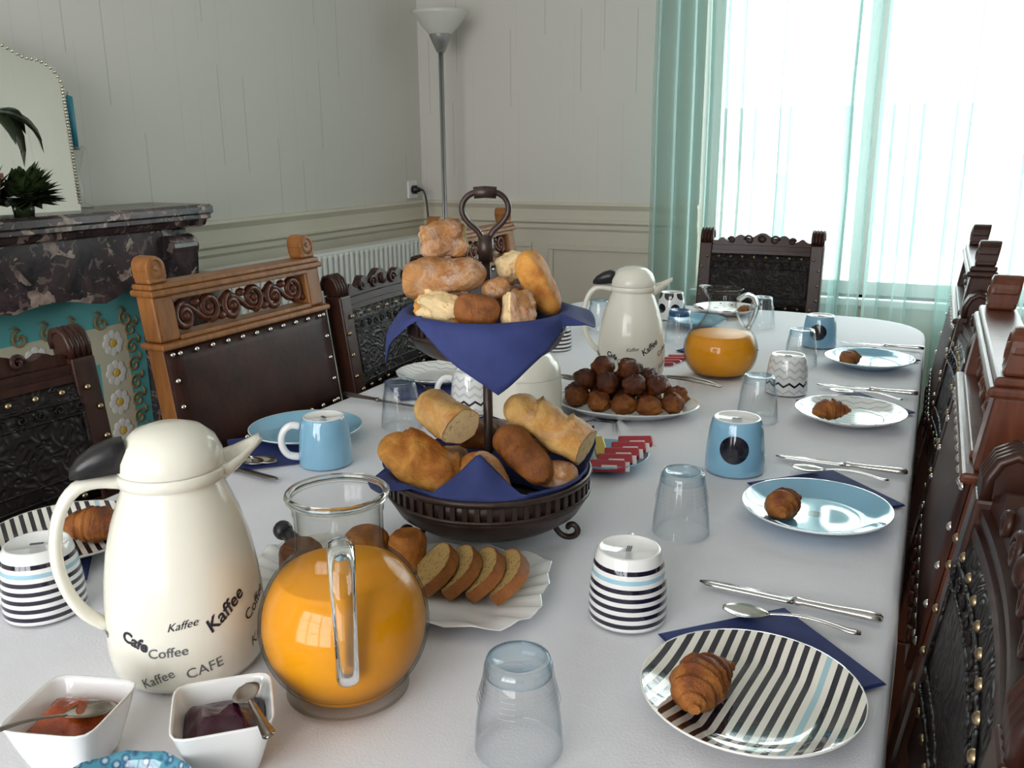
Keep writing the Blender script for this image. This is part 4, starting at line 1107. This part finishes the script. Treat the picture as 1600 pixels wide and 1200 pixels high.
def basket_napkin(label, r, ztop, flaps, depth):
    """cloth lining a bowl; flaps: (angle, out, drop, halfwidth_deg) corners falling over (drop>0) or standing (drop<0)"""
    b = MB(); n = 120; rows = []
    def flap(a):
        best = (0, 0, 0)
        for fa, out, drop, hw in flaps:
            d = abs((a - R(fa) + PI) % (2 * PI) - PI) / R(hw)
            if d < 1:
                k = (1 - d)
                if abs(drop * k) > abs(best[1]): best = (out * min(1, k * 2.2), drop * k, k)
        return best
    A = [2 * PI * i / n for i in range(n)]
    F = [flap(a) for a in A]
    def ring(f): return [f(a, F[i], i) for i, a in enumerate(A)]
    wob = lambda a: .003 * math.sin(5 * a) + .002 * math.sin(11 * a + 1)
    rows.append(ring(lambda a, f, i: (r * .60 * math.cos(a), r * .60 * math.sin(a), ztop - depth)))
    rows.append(ring(lambda a, f, i: (r * .86 * math.cos(a), r * .86 * math.sin(a), ztop - depth * .55)))
    rows.append(ring(lambda a, f, i: ((r * .940 - .002) * math.cos(a), (r * .940 - .002) * math.sin(a), ztop - .006)))
    for k in range(9):
        t = k / 8
        def fn(a, f, i, t=t):
            o, d, q = f
            if d >= 0:
                rr = r * .95 + (r * .075 + .004) * min(1, t * 4) * (1 if d > .004 else .2) + o * t
                z = ztop + .003 + (.003 * math.sin(PI * min(1, t * 4))) - d * max(0, t - .08) + wob(a) * t * .5
            else:
                rr = r * .95 + o * t; z = ztop - d * t + wob(a) * .3
            return (rr * math.cos(a), rr * math.sin(a), z)
        rows.append(ring(fn))
    b.loft(rows, cap=False)
    o = b.build('napkin', 'navy'); o.location = (BX, BY, TT); o.rotation_euler = (0, 0, BA)
    md = o.modifiers.new('thickness', 'SOLIDIFY'); md.thickness = .0012; md.offset = 1
    return tag(o, label, 'napkin', 'navy napkins lining the bread stand')
basket_napkin('navy napkin in the upper bread tier with a corner hanging in front', .102, .298, [(-84, .006, .088, 60), (-172, .022, .072, 28), (-8, .030, .020, 40), (100, .01, .06, 60)], .045)
basket_napkin('navy napkin in the lower bread tier with upright corners', .136, .092, [(-97, -.030, -.050, 27), (-160, .018, .012, 24), (10, .014, -.048, 14), (180, .010, -.02, 20), (90, .0, -.03, 40)], .055)

# bread: lofted loaves with cut faces
def loaf(label, mat_key, Ln, r, pos, axis, cut=(0, 0), seed=0, flat=.85, slash=0, cat='bread', name='bread_piece', group=None, roll=0, bend=0):
    b = MB(); n = 44; m = 28; rings = []
    for i in range(n + 1):
        t = i / n; u = 2 * t - 1
        env = 1.0
        if u < 0: env = 1 if cut[0] else max(.03, 1 - abs(u) ** 3.0) ** .5
        else: env = 1 if cut[1] else max(.03, 1 - abs(u) ** 3.0) ** .5
        x = Ln / 2 * u; ring = []
        for j in range(m):
            a = 2 * PI * j / m
            k = 1 + .03 * nz((x * 180, math.cos(a) * 7, math.sin(a) * 7), 1.5, seed + 4) + .26 * nz((x * 28, math.cos(a) * 1.1, math.sin(a) * 1.1), 1.0, seed) + .07 * nz((x * 70, math.cos(a) * 3, math.sin(a) * 3), 1.5, seed + 9)
            sl = 0
            if slash and math.sin(a) > .15: sl = .40 * (1 - ((x / Ln * slash + .30 * math.cos(a) + .37) % 1.0)) * math.sin(a) - .05
            rad = r * env * (k + sl)
            ring.append((x, rad * math.cos(a) + bend * (u * u), rad * math.sin(a) * flat))
        rings.append(ring)
    b.loft(rings)
    X = Vector(axis).normalized(); up = Vector((0, 0, 1)); Y = up.cross(X)
    Y = Y.normalized() if Y.length > .05 else Vector((0, 1, 0)); Z = X.cross(Y)
    wa = Matrix.Rotation(BA, 3, 'Z')
    mt = Matrix((X, Y, Z)).transposed() @ Matrix.Rotation(roll, 3, 'X')
    o = b.build(name, mat_key)
    o.matrix_world = Matrix.Translation(bw(*pos)) @ (wa @ mt).to_4x4()
    for e in (0, 1):
        if cut[e]:
            rg = rings[-1] if e else rings[0]; dx = .0006 if e else -.0006
            c = MB(); c.add([(p[0] + dx, p[1] * .95, p[2] * .95) for p in rg] + [(rg[0][0] + dx * 1.8, 0, 0)], [(j, (j + 1) % m, m) if e else ((j + 1) % m, j, m) for j in range(m)], smooth=False)
            c.build('crumb', 'crumb', o)
    return tag(o, label, cat, group)
def chunk(label, mat_key, size, pos, rot, cuts, seed, group):
    """torn or cut block of bread: rounded box, crust with crumb on the cut sides"""
    n = 14; b0, b1 = MB(), MB()
    def pt(p):
        v = Vector(p); k = (abs(v.x) ** 3.6 + abs(v.y) ** 3.6 + abs(v.z) ** 3.6) ** (-1 / 3.6) if v.length else 1; v = v * k
        f = 1 + .26 * nz(v, 1.2, seed) + .12 * nz(v, 3.5, seed + 3) + .04 * nz(v, 9, seed + 5)
        return Vector((v.x * size[0] / 2 * f, v.y * size[1] / 2 * f, v.z * size[2] / 2 * f))
    for ax in range(3):
        for sg in (-1, 1):
            vs = []; fs = []
            for i in range(n + 1):
                for j in range(n + 1):
                    q = [0, 0, 0]; q[ax] = sg; q[(ax + 1) % 3] = -1 + 2 * i / n; q[(ax + 2) % 3] = -1 + 2 * j / n; vs.append(pt(q))
            for i in range(n):
                for j in range(n):
                    f = (i * (n + 1) + j, (i + 1) * (n + 1) + j, (i + 1) * (n + 1) + j + 1, i * (n + 1) + j + 1); fs.append(f if sg > 0 else f[::-1])
            (b1 if (ax, sg) in cuts else b0).add(vs, fs)
    o = b0.build('bread_piece', mat_key); o.location = bw(*pos); o.rotation_euler = (R(rot[0]), R(rot[1]), R(rot[2]) + BA)
    if b1.v: b1.build('crumb', 'crumb', o)
    return tag(o, label, 'bread', group)
G1, G2 = 'bread in the lower tier', 'bread in the upper tier'
Z = TT
loaf('large golden split roll at the left of the lower tier', 'crust', .115, .034, (-.088, -.045, Z + .112), (.85, -.30, -.38), seed=1, slash=1.6, group=G1)
loaf('baguette end with its cut face to the camera, top left of lower tier', 'crust_pale', .085, .030, (-.060, -.008, Z + .166), (-.62, .72, .22), cut=(1, 0), seed=2, group=G1)
loaf('golden roll wedged under the cut baguette in the lower tier', 'crust',   .072, .020, (-.030, -.050, Z + .100), (.6, .55, .3), seed=3, group=G1)
loaf('shiny brown roll end pointing to the camera in the lower tier', 'crust_brown', .100, .027, (.044, -.048, Z + .122), (.55, -.62, -.42), seed=4, group=G1)
loaf('slim floury roll beside the upright napkin corner in the lower tier', 'crust_flour', .075, .017, (.006, -.086, Z + .106), (.45, -.35, -.65), seed=5, group=G1)
loaf('slashed baguette with cut end at the right of the lower tier', 'crust_pale', .125, .0285, (.075, -.005, Z + .148), (.78, -.45, -.34), cut=(0, 1), seed=6, slash=2.6, group=G1)
loaf('small pale roll low at the right of the lower tier', 'crust_flour', .060, .022, (.084, -.052, Z + .096), (.8, -.3, -.1), seed=7, group=G1)
loaf('brown roll behind the stem of the lower tier, left', 'crust_brown', .090, .026, (-.005, .052, Z + .118), (.9, .25, -.1), seed=8, group=G1)
loaf('brown roll behind the stem of the lower tier, right', 'crust_flour', .080, .024, (.062, .066, Z + .105), (.7, -.5, -.1), seed=9, group=G1)
loaf('flat golden piece at the bottom of the lower tier', 'crust', .09, .022, (-.060, .045, Z + .080), (.5, .8, 0), seed=10, group=G1)
DZ = .016
loaf('big floury roll lying across the left of the upper tier', 'crust_flour', .098, .0265, (-.048, -.030, Z + .332 + DZ), (.95, -.2, .10), cut=(1, 0), seed=11, group=G2)
chunk('squarish bread chunk on the very top of the upper tier', 'crust_flour', (.058, .038, .044), (-.053, .008, Z + .374 + DZ), (8, -6, 12), [(0, 1)], 12, G2)
chunk('cut bread wedge with its crumb side showing, left of the upper tier', 'crust', (.058, .036, .034), (-.056, -.050, Z + .297 + DZ), (28, 14, -12), [(1, -1), (2, 1)], 13, G2)
loaf('round glossy brown roll in the middle of the upper tier', 'crust_brown', .056, .0225, (-.012, -.066, Z + .296 + DZ), (.95, .1, 0), seed=14, group=G2)
chunk('floury square bread chunk right of the brown roll in the upper tier', 'crust_flour', (.038, .034, .050), (.037, -.062, Z + .294 + DZ), (-14, 10, 22), [(0, -1)], 15, G2)
chunk('torn pale crumb piece beside the handle stem in the upper tier', 'crust_pale', (.036, .028, .034), (.031, .004, Z + .338 + DZ), (10, -18, 30), [(1, -1), (0, -1), (2, 1)], 16, G2)
loaf('small floury ball under the torn crumb in the upper tier', 'crust_flour', .036, .0165, (.012, -.034, Z + .316 + DZ), (.6, .3, .1), seed=17, group=G2)
loaf('long golden bread piece leaning out at the right of the upper tier', 'crust', .088, .0230, (.066, -.018, Z + .320 + DZ), (.40, -.10, -.80), seed=18, group=G2)
chunk('golden bread end low behind the hanging napkin, left', 'crust', (.044, .022, .022), (-.030, -.076, Z + .268 + DZ), (0, 8, 5), [(0, 1)], 19, G2)
chunk('golden bread end low behind the hanging napkin, right', 'crust', (.042, .022, .020), (.016, -.080, Z + .267 + DZ), (0, -5, -5), [(0, -1)], 20, G2)
loaf('brown roll at the back of the upper tier', 'crust_brown', .08, .025, (.030, .050, Z + .288 + DZ), (.8, .4, 0), seed=21, group=G2)
loaf('golden roll at the back left of the upper tier', 'crust', .07, .025, (-.052, .040, Z + .292 + DZ), (.5, .8, 0), seed=22, group=G2)

# ------------------------------------------------------------------ cake platter
cp = thing('cake_platter', 'white rectangular platter with a fluted rim under the sliced cake', 'platter', (-.532, .806, TT), R(14))
b = MB(); rings = []; n = 96
def rrect(a, hx, hy):
    c, s = math.cos(a), math.sin(a); k = (abs(c) ** 5 + abs(s) ** 5) ** (-1 / 5); return hx * c * k, hy * s * k
for hx_, hy_, z, fl in ((.0001, .0001, .004, 0), (.09, .045, .004, 0), (.130, .062, .004, 0), (.150, .078, .010, .6), (.178, .098, .017, 1), (.180, .100, .0165, 1), (.176, .096, .0145, 1), (.146, .076, .0065, .6), (.125, .058, 0, 0), (.0001, .0001, 0, 0)):
    rings.append([(lambda p: (p[0], p[1], z + fl * .0028 * math.sin(24 * 2 * PI * i / n)))(rrect(2 * PI * i / n, hx_ + fl * .003 * math.sin(12 * 2 * PI * i / n), hy_ + fl * .003 * math.sin(12 * 2 * PI * i / n))) for i in range(n)])
b.loft(rings, cap=False); b.build('dish', 'china', cp)
def slice_geo():
    pr = [(-.034, 0), (.034, 0), (.0375, .010), (.0385, .030), (.034, .042), (.022, .050), (.006, .0525), (-.012, .051), (-.026, .045), (-.036, .036), (-.0385, .020)]
    c = MB().prism([(x * .95, y * .95 + .0012) for x, y in pr], -.0072, .0072)
    k = MB(); n = len(pr)
    vs = [(x, y, z) for z in (-.007, .007) for x, y in pr] + [(x * .90, y * .90 + .003, z) for z in (-.007, .007) for x, y in pr]
    fs = []
    for i in range(n):
        j = (i + 1) % n
        fs += [(i, j, j + n, i + n), (i + n, j + n, j + 3 * n, i + 3 * n), (j, i, i + 2 * n, j + 2 * n)]
    k.add(vs, fs, smooth=False); return c.mesh('crumb_face', 'cake_crumb'), k.mesh('crust_edge', 'crust_brown')
ccm, ckm = slice_geo()
cx_ = ['first slice of speckled loaf cake, next to the juice jug', 'second slice of speckled loaf cake, tucked behind the first', 'third slice of speckled loaf cake from the juice jug', 'last slice of speckled loaf cake at the right of the row']
for i, lb_ in enumerate(cx_):
    t = thing('cake_slice', lb_, 'cake', (-.500 + .0270 * i, .816 + .006 * i, TT + .0125), 0, 'cake slices')
    t.rotation_euler = (R(42), 0, R(-58)); t.scale = (1.0, 1.0, 1.0)
    obj('crumb_face', ccm, t); obj('crust_edge', ckm, t)
for i, (x, y, s, lb_) in enumerate([(-.640, .775, 1.0, 'brown cake chunk on the platter between the two jugs'), (-.590, .838, 1.05, 'golden cake chunk on the platter seen through the juice jug neck'), (-.540, .852, .9, 'golden cake chunk on the platter just right of the juice jug neck')]):
    b = MB(); rings = []
    for k in range(9):
        z = .045 * k / 8; w = .024 * s * (1 + .12 * k / 8) * (1 if k < 7 else .92 if k == 7 else .7)
        rings.append([(w * (1 + .06 * nz((math.cos(a), math.sin(a), z * 30), 1.5, i)) * math.cos(a), w * (1 + .06 * nz((math.cos(a), math.sin(a), z * 30), 1.5, i)) * math.sin(a), z) for a in [2 * PI * q / 18 for q in range(18)]])
    o = b.loft(rings).build('cake_chunk', ['crust_brown', 'crust', 'crust'][i]); o.location = (x, y, TT + .0062); tag(o, lb_, 'cake', 'cake chunks')
ck = thing('cake_server', 'cake server with a round black handle end on the platter', 'cake server', (-.690, .815, TT + .012), R(-20))
MB().tube([(-.01, 0, .026), (.03, 0, .018)], .0085, 12).sphere((-.012, 0, .0265), .0125, 12, 8).build('handle', 'black_plastic', ck)
MB().box((.03, -.012, .008), (.10, .012, .0095), T=Matrix.Rotation(R(3), 4, 'Y')).tube([(.028, 0, .0175), (.05, 0, .0085)], .003, 8).build('blade', 'steel', ck)

# ------------------------------------------------------------------ oval platter with pastries, sugar plate
op = MB()
b = MB().lathe([(.0001, .004), (.085, .004), (.105, .010), (.135, .020), (.142, .0215), (.143, .020), (.136, .017), (.108, .004), (.088, 0), (.0001, 0)], 64)
for v in b.v: v.y *= .72
o = b.build('oval_platter', 'china'); o.location = (-.515, 1.625, TT); o.rotation_euler = (0, 0, R(8))
tag(o, 'white oval platter heaped with small brown pastries', 'platter')
def pastry_geo(seed):
    b = MB(); rings = []
    for k in range(13):
        a0 = -PI / 2 + PI * k / 12; z = .0205 + .0205 * math.sin(a0) * (1.0 if a0 > 0 else .8); w = max(.0006, .0235 * math.cos(a0) ** .7 if abs(a0) < PI / 2 - .01 else .0006)
        ring = []
        for q in range(22):
            a = 2 * PI * q / 22
            f = 1 + .34 * nz((math.cos(a) * 1.3, math.sin(a) * 1.3, z * 60), 1.3, seed) + .16 * nz((math.cos(a) * 3, math.sin(a) * 3, z * 150), 1.2, seed + 2) + .10 * math.cos(3 * a + seed)
            ring.append((w * f * math.cos(a), w * f * math.sin(a) * .9, z + .006 * nz((math.cos(a) * 1.5, math.sin(a) * 1.5, k * .4), 1.0, seed + 5)))
        rings.append(ring)
    return b.loft(rings)
pme = [pastry_geo(k).mesh('pastry', ['pastry', 'croissant'][k % 2]) for k in range(6)]
rnd = random.Random(11); cnt = 0
def pastry(px, py, pz, k, lean, label=None):
    ca, sa = math.cos(R(8)), math.sin(R(8))
    o = obj('pastry', pme[k], None, (-.515 + px * ca - py * sa, 1.625 + px * sa + py * ca, TT + pz), (rnd.uniform(-.1, .1), lean, rnd.uniform(0, 6)))
    o.scale = (1, 1, 1); tag(o, label or 'small glazed brown pastry inside the heap on the oval platter', 'pastry', 'pastries on the oval platter')
ORD = ['leftmost', 'second from left', 'middle', 'second from right', 'rightmost']
for i, (px, py) in enumerate(((-.090, -.030), (-.045, -.055), (.004, -.060), (.052, -.052), (.094, -.026))): pastry(px, py, .0075, 1 if px < .0 else 3, 0, 'glazed pastry in the front row of the oval platter, ' + ORD[i])
for px, py in ((-.098, .018), (-.052, -.006), (-.003, -.012), (.046, -.003), (.094, .022), (-.06, .045), (-.01, .042), (.04, .048)): pastry(px, py, .0085, 2 if px < 0 else 5, 0)
for px, py in ((-.078, -.008), (-.030, -.034), (.020, -.032), (.062, -.020), (-.052, .034), (-.004, .024), (.042, .028)): pastry(px, py, .040, 0 if px < .03 else 4, 0)
for i, (px, py) in enumerate(((-.046, .004), (.004, -.004))): pastry(px, py, .064, 0, .1, 'dark glazed pastry crowning the heap on the oval platter, ' + ['left one', 'right one'][i])
spoon('serving spoon handle sticking out left of the pastry heap', -.640, 1.690, R(10), z=TT + .030, dark=True, rot=(0, R(-8), R(190)))
t = thing('serving_tongs', 'dark serving tongs lying across the right of the pastry platter', 'tongs', (-.455, 1.690, TT + .055), R(-8))
for s in (-1, 1):
    MB().tube([(0, s * .006, .006), (.05, s * .010, .008), (.09, s * .007, .004), (.115, s * .002, .0)], [.003, .006, .005, .003], 8, flat=.4).build('arm', 'steel_dark', t)
plate('small blue plate holding sugar packets beside the bread stand', 'blue_plate', -.452, 1.318, 0, r=.072, z=TT, group='far end plates')
for i in range(5):
    b = MB().box((-.028, -.0068, 0), (.022, .0068, .008), 0, bev=.002).box((.022, -.0066, .003), (.028, .0066, .0045), 1).box((-.012, -.0069, .0079), (.010, -.002, .0083), 1)
    o = b.build('sugar_packet', ['packet_red', 'packet_white']); o.location = (-.425 + .004 * i, 1.268 + .022 * i, TT + .012 + .004 * i); o.rotation_euler = (R(30), 0, R(18 + 2 * i)); o.scale = (1.1, 1.4, 1.4)
    tag(o, 'red sugar stick on the small blue plate, ' + ['nearest to the camera', 'second nearest of five', 'middle one of five', 'second farthest of five', 'farthest of five'][i], 'sugar packet', 'sugar sticks on the blue plate')
for i in range(3):
    b = MB().box((-.010, -.025, 0), (.010, .025, .006), 0, bev=.002).box((-.010, .025, .002), (.010, .029, .003), 1)
    o = b.build('tea_packet', [['packet_gold', 'packet_green', 'packet_gold'][i], 'packet_white']); o.location = (-.490 + .012 * i, 1.290 + .022 * i, TT + .010 + .005 * i); o.rotation_euler = (R(20), 0, R(30))
    tag(o, ['gold wrapped tea packet nearest the bread stand rim', 'grey green packet between the gold packets', 'gold wrapped packet touching the red sugar sticks'][i], 'packet')

# ------------------------------------------------------------------ jam bowls and patterned bowl at the front
def jam_bowl(label, jam, x, y, rz, side=.082, h=.052):
    t = thing('jam_bowl', label, 'bowl', (x, y, TT), rz, 'square jam bowls')
    def sq(hs, z, k=7, n=48):
        out = []
        for i in range(n):
            a = 2 * PI * i / n; c, s = math.cos(a), math.sin(a); q = (abs(c) ** k + abs(s) ** k) ** (-1 / k); out.append((hs * c * q, hs * s * q, z))
        return out
    s2 = side / 2
    MB().loft([sq(.0005, 0), sq(s2 * .60, 0), sq(s2 * .66, .004), sq(s2 * .84, h * .55), sq(s2 * .98, h - .002), sq(s2 * 1.0, h), sq(s2 * .965, h + .0005), sq(s2 * .93, h - .003), sq(s2 * .78, h * .55), sq(s2 * .60, .007), sq(.0005, .007)], cap=False).build('dish', 'china', t)
    b = MB(); rings = []
    for k in range(8):
        u = 1 - k / 7.0
        rings.append([(p[0], p[1], h * .64 + (.021 if jam == 'jam_orange' else .016) * (1 - u ** 1.5) + .006 * nz((p[0] * 40, p[1] * 40, k * .3), 1.3, 4) * (u < .98)) for p in sq(max(.0005, s2 * .800 * u), 0)])
    b.loft(rings, cap=False); b.build('jam', jam, t); return t
jam_bowl('square white bowl of orange jam at the lower left corner', 'jam_orange', -.613, .437, R(17))
jam_bowl('square white bowl of dark berry jam below the vacuum jug', 'jam_purple', -.497, .490, R(42))
o = spoon('dark teaspoon resting in the orange jam bowl', 0, 0, 0, dark=True); o.scale = (.85, .85, .85); o.location = (-.588, .458, TT + .041); o.rotation_euler = (R(0), R(-12), R(252))
o = spoon('small spoon hooked over the rim of the dark jam bowl', 0, 0, 0, dark=True); o.location = (-.502, .522, TT + .044); o.rotation_euler = (R(20), R(-12), R(-38)); o.scale = (.8, .8, .8)
o = MB().lathe([(.0001, .004), (.030, .004), (.045, .014), (.056, .030), (.060, .036), (.061, .0355), (.057, .028), (.046, .010), (.032, 0), (.0001, 0)], 48).build('patterned_bowl', 'blue_floral')
for v in o.data.vertices: v.co.z += .0012 * math.sin(12 * math.atan2(v.co.y, v.co.x)) * (v.co.z > .03)
o.location = (-.505, .379, TT); tag(o, 'blue and turquoise floral bowl rim at the bottom edge', 'bowl')
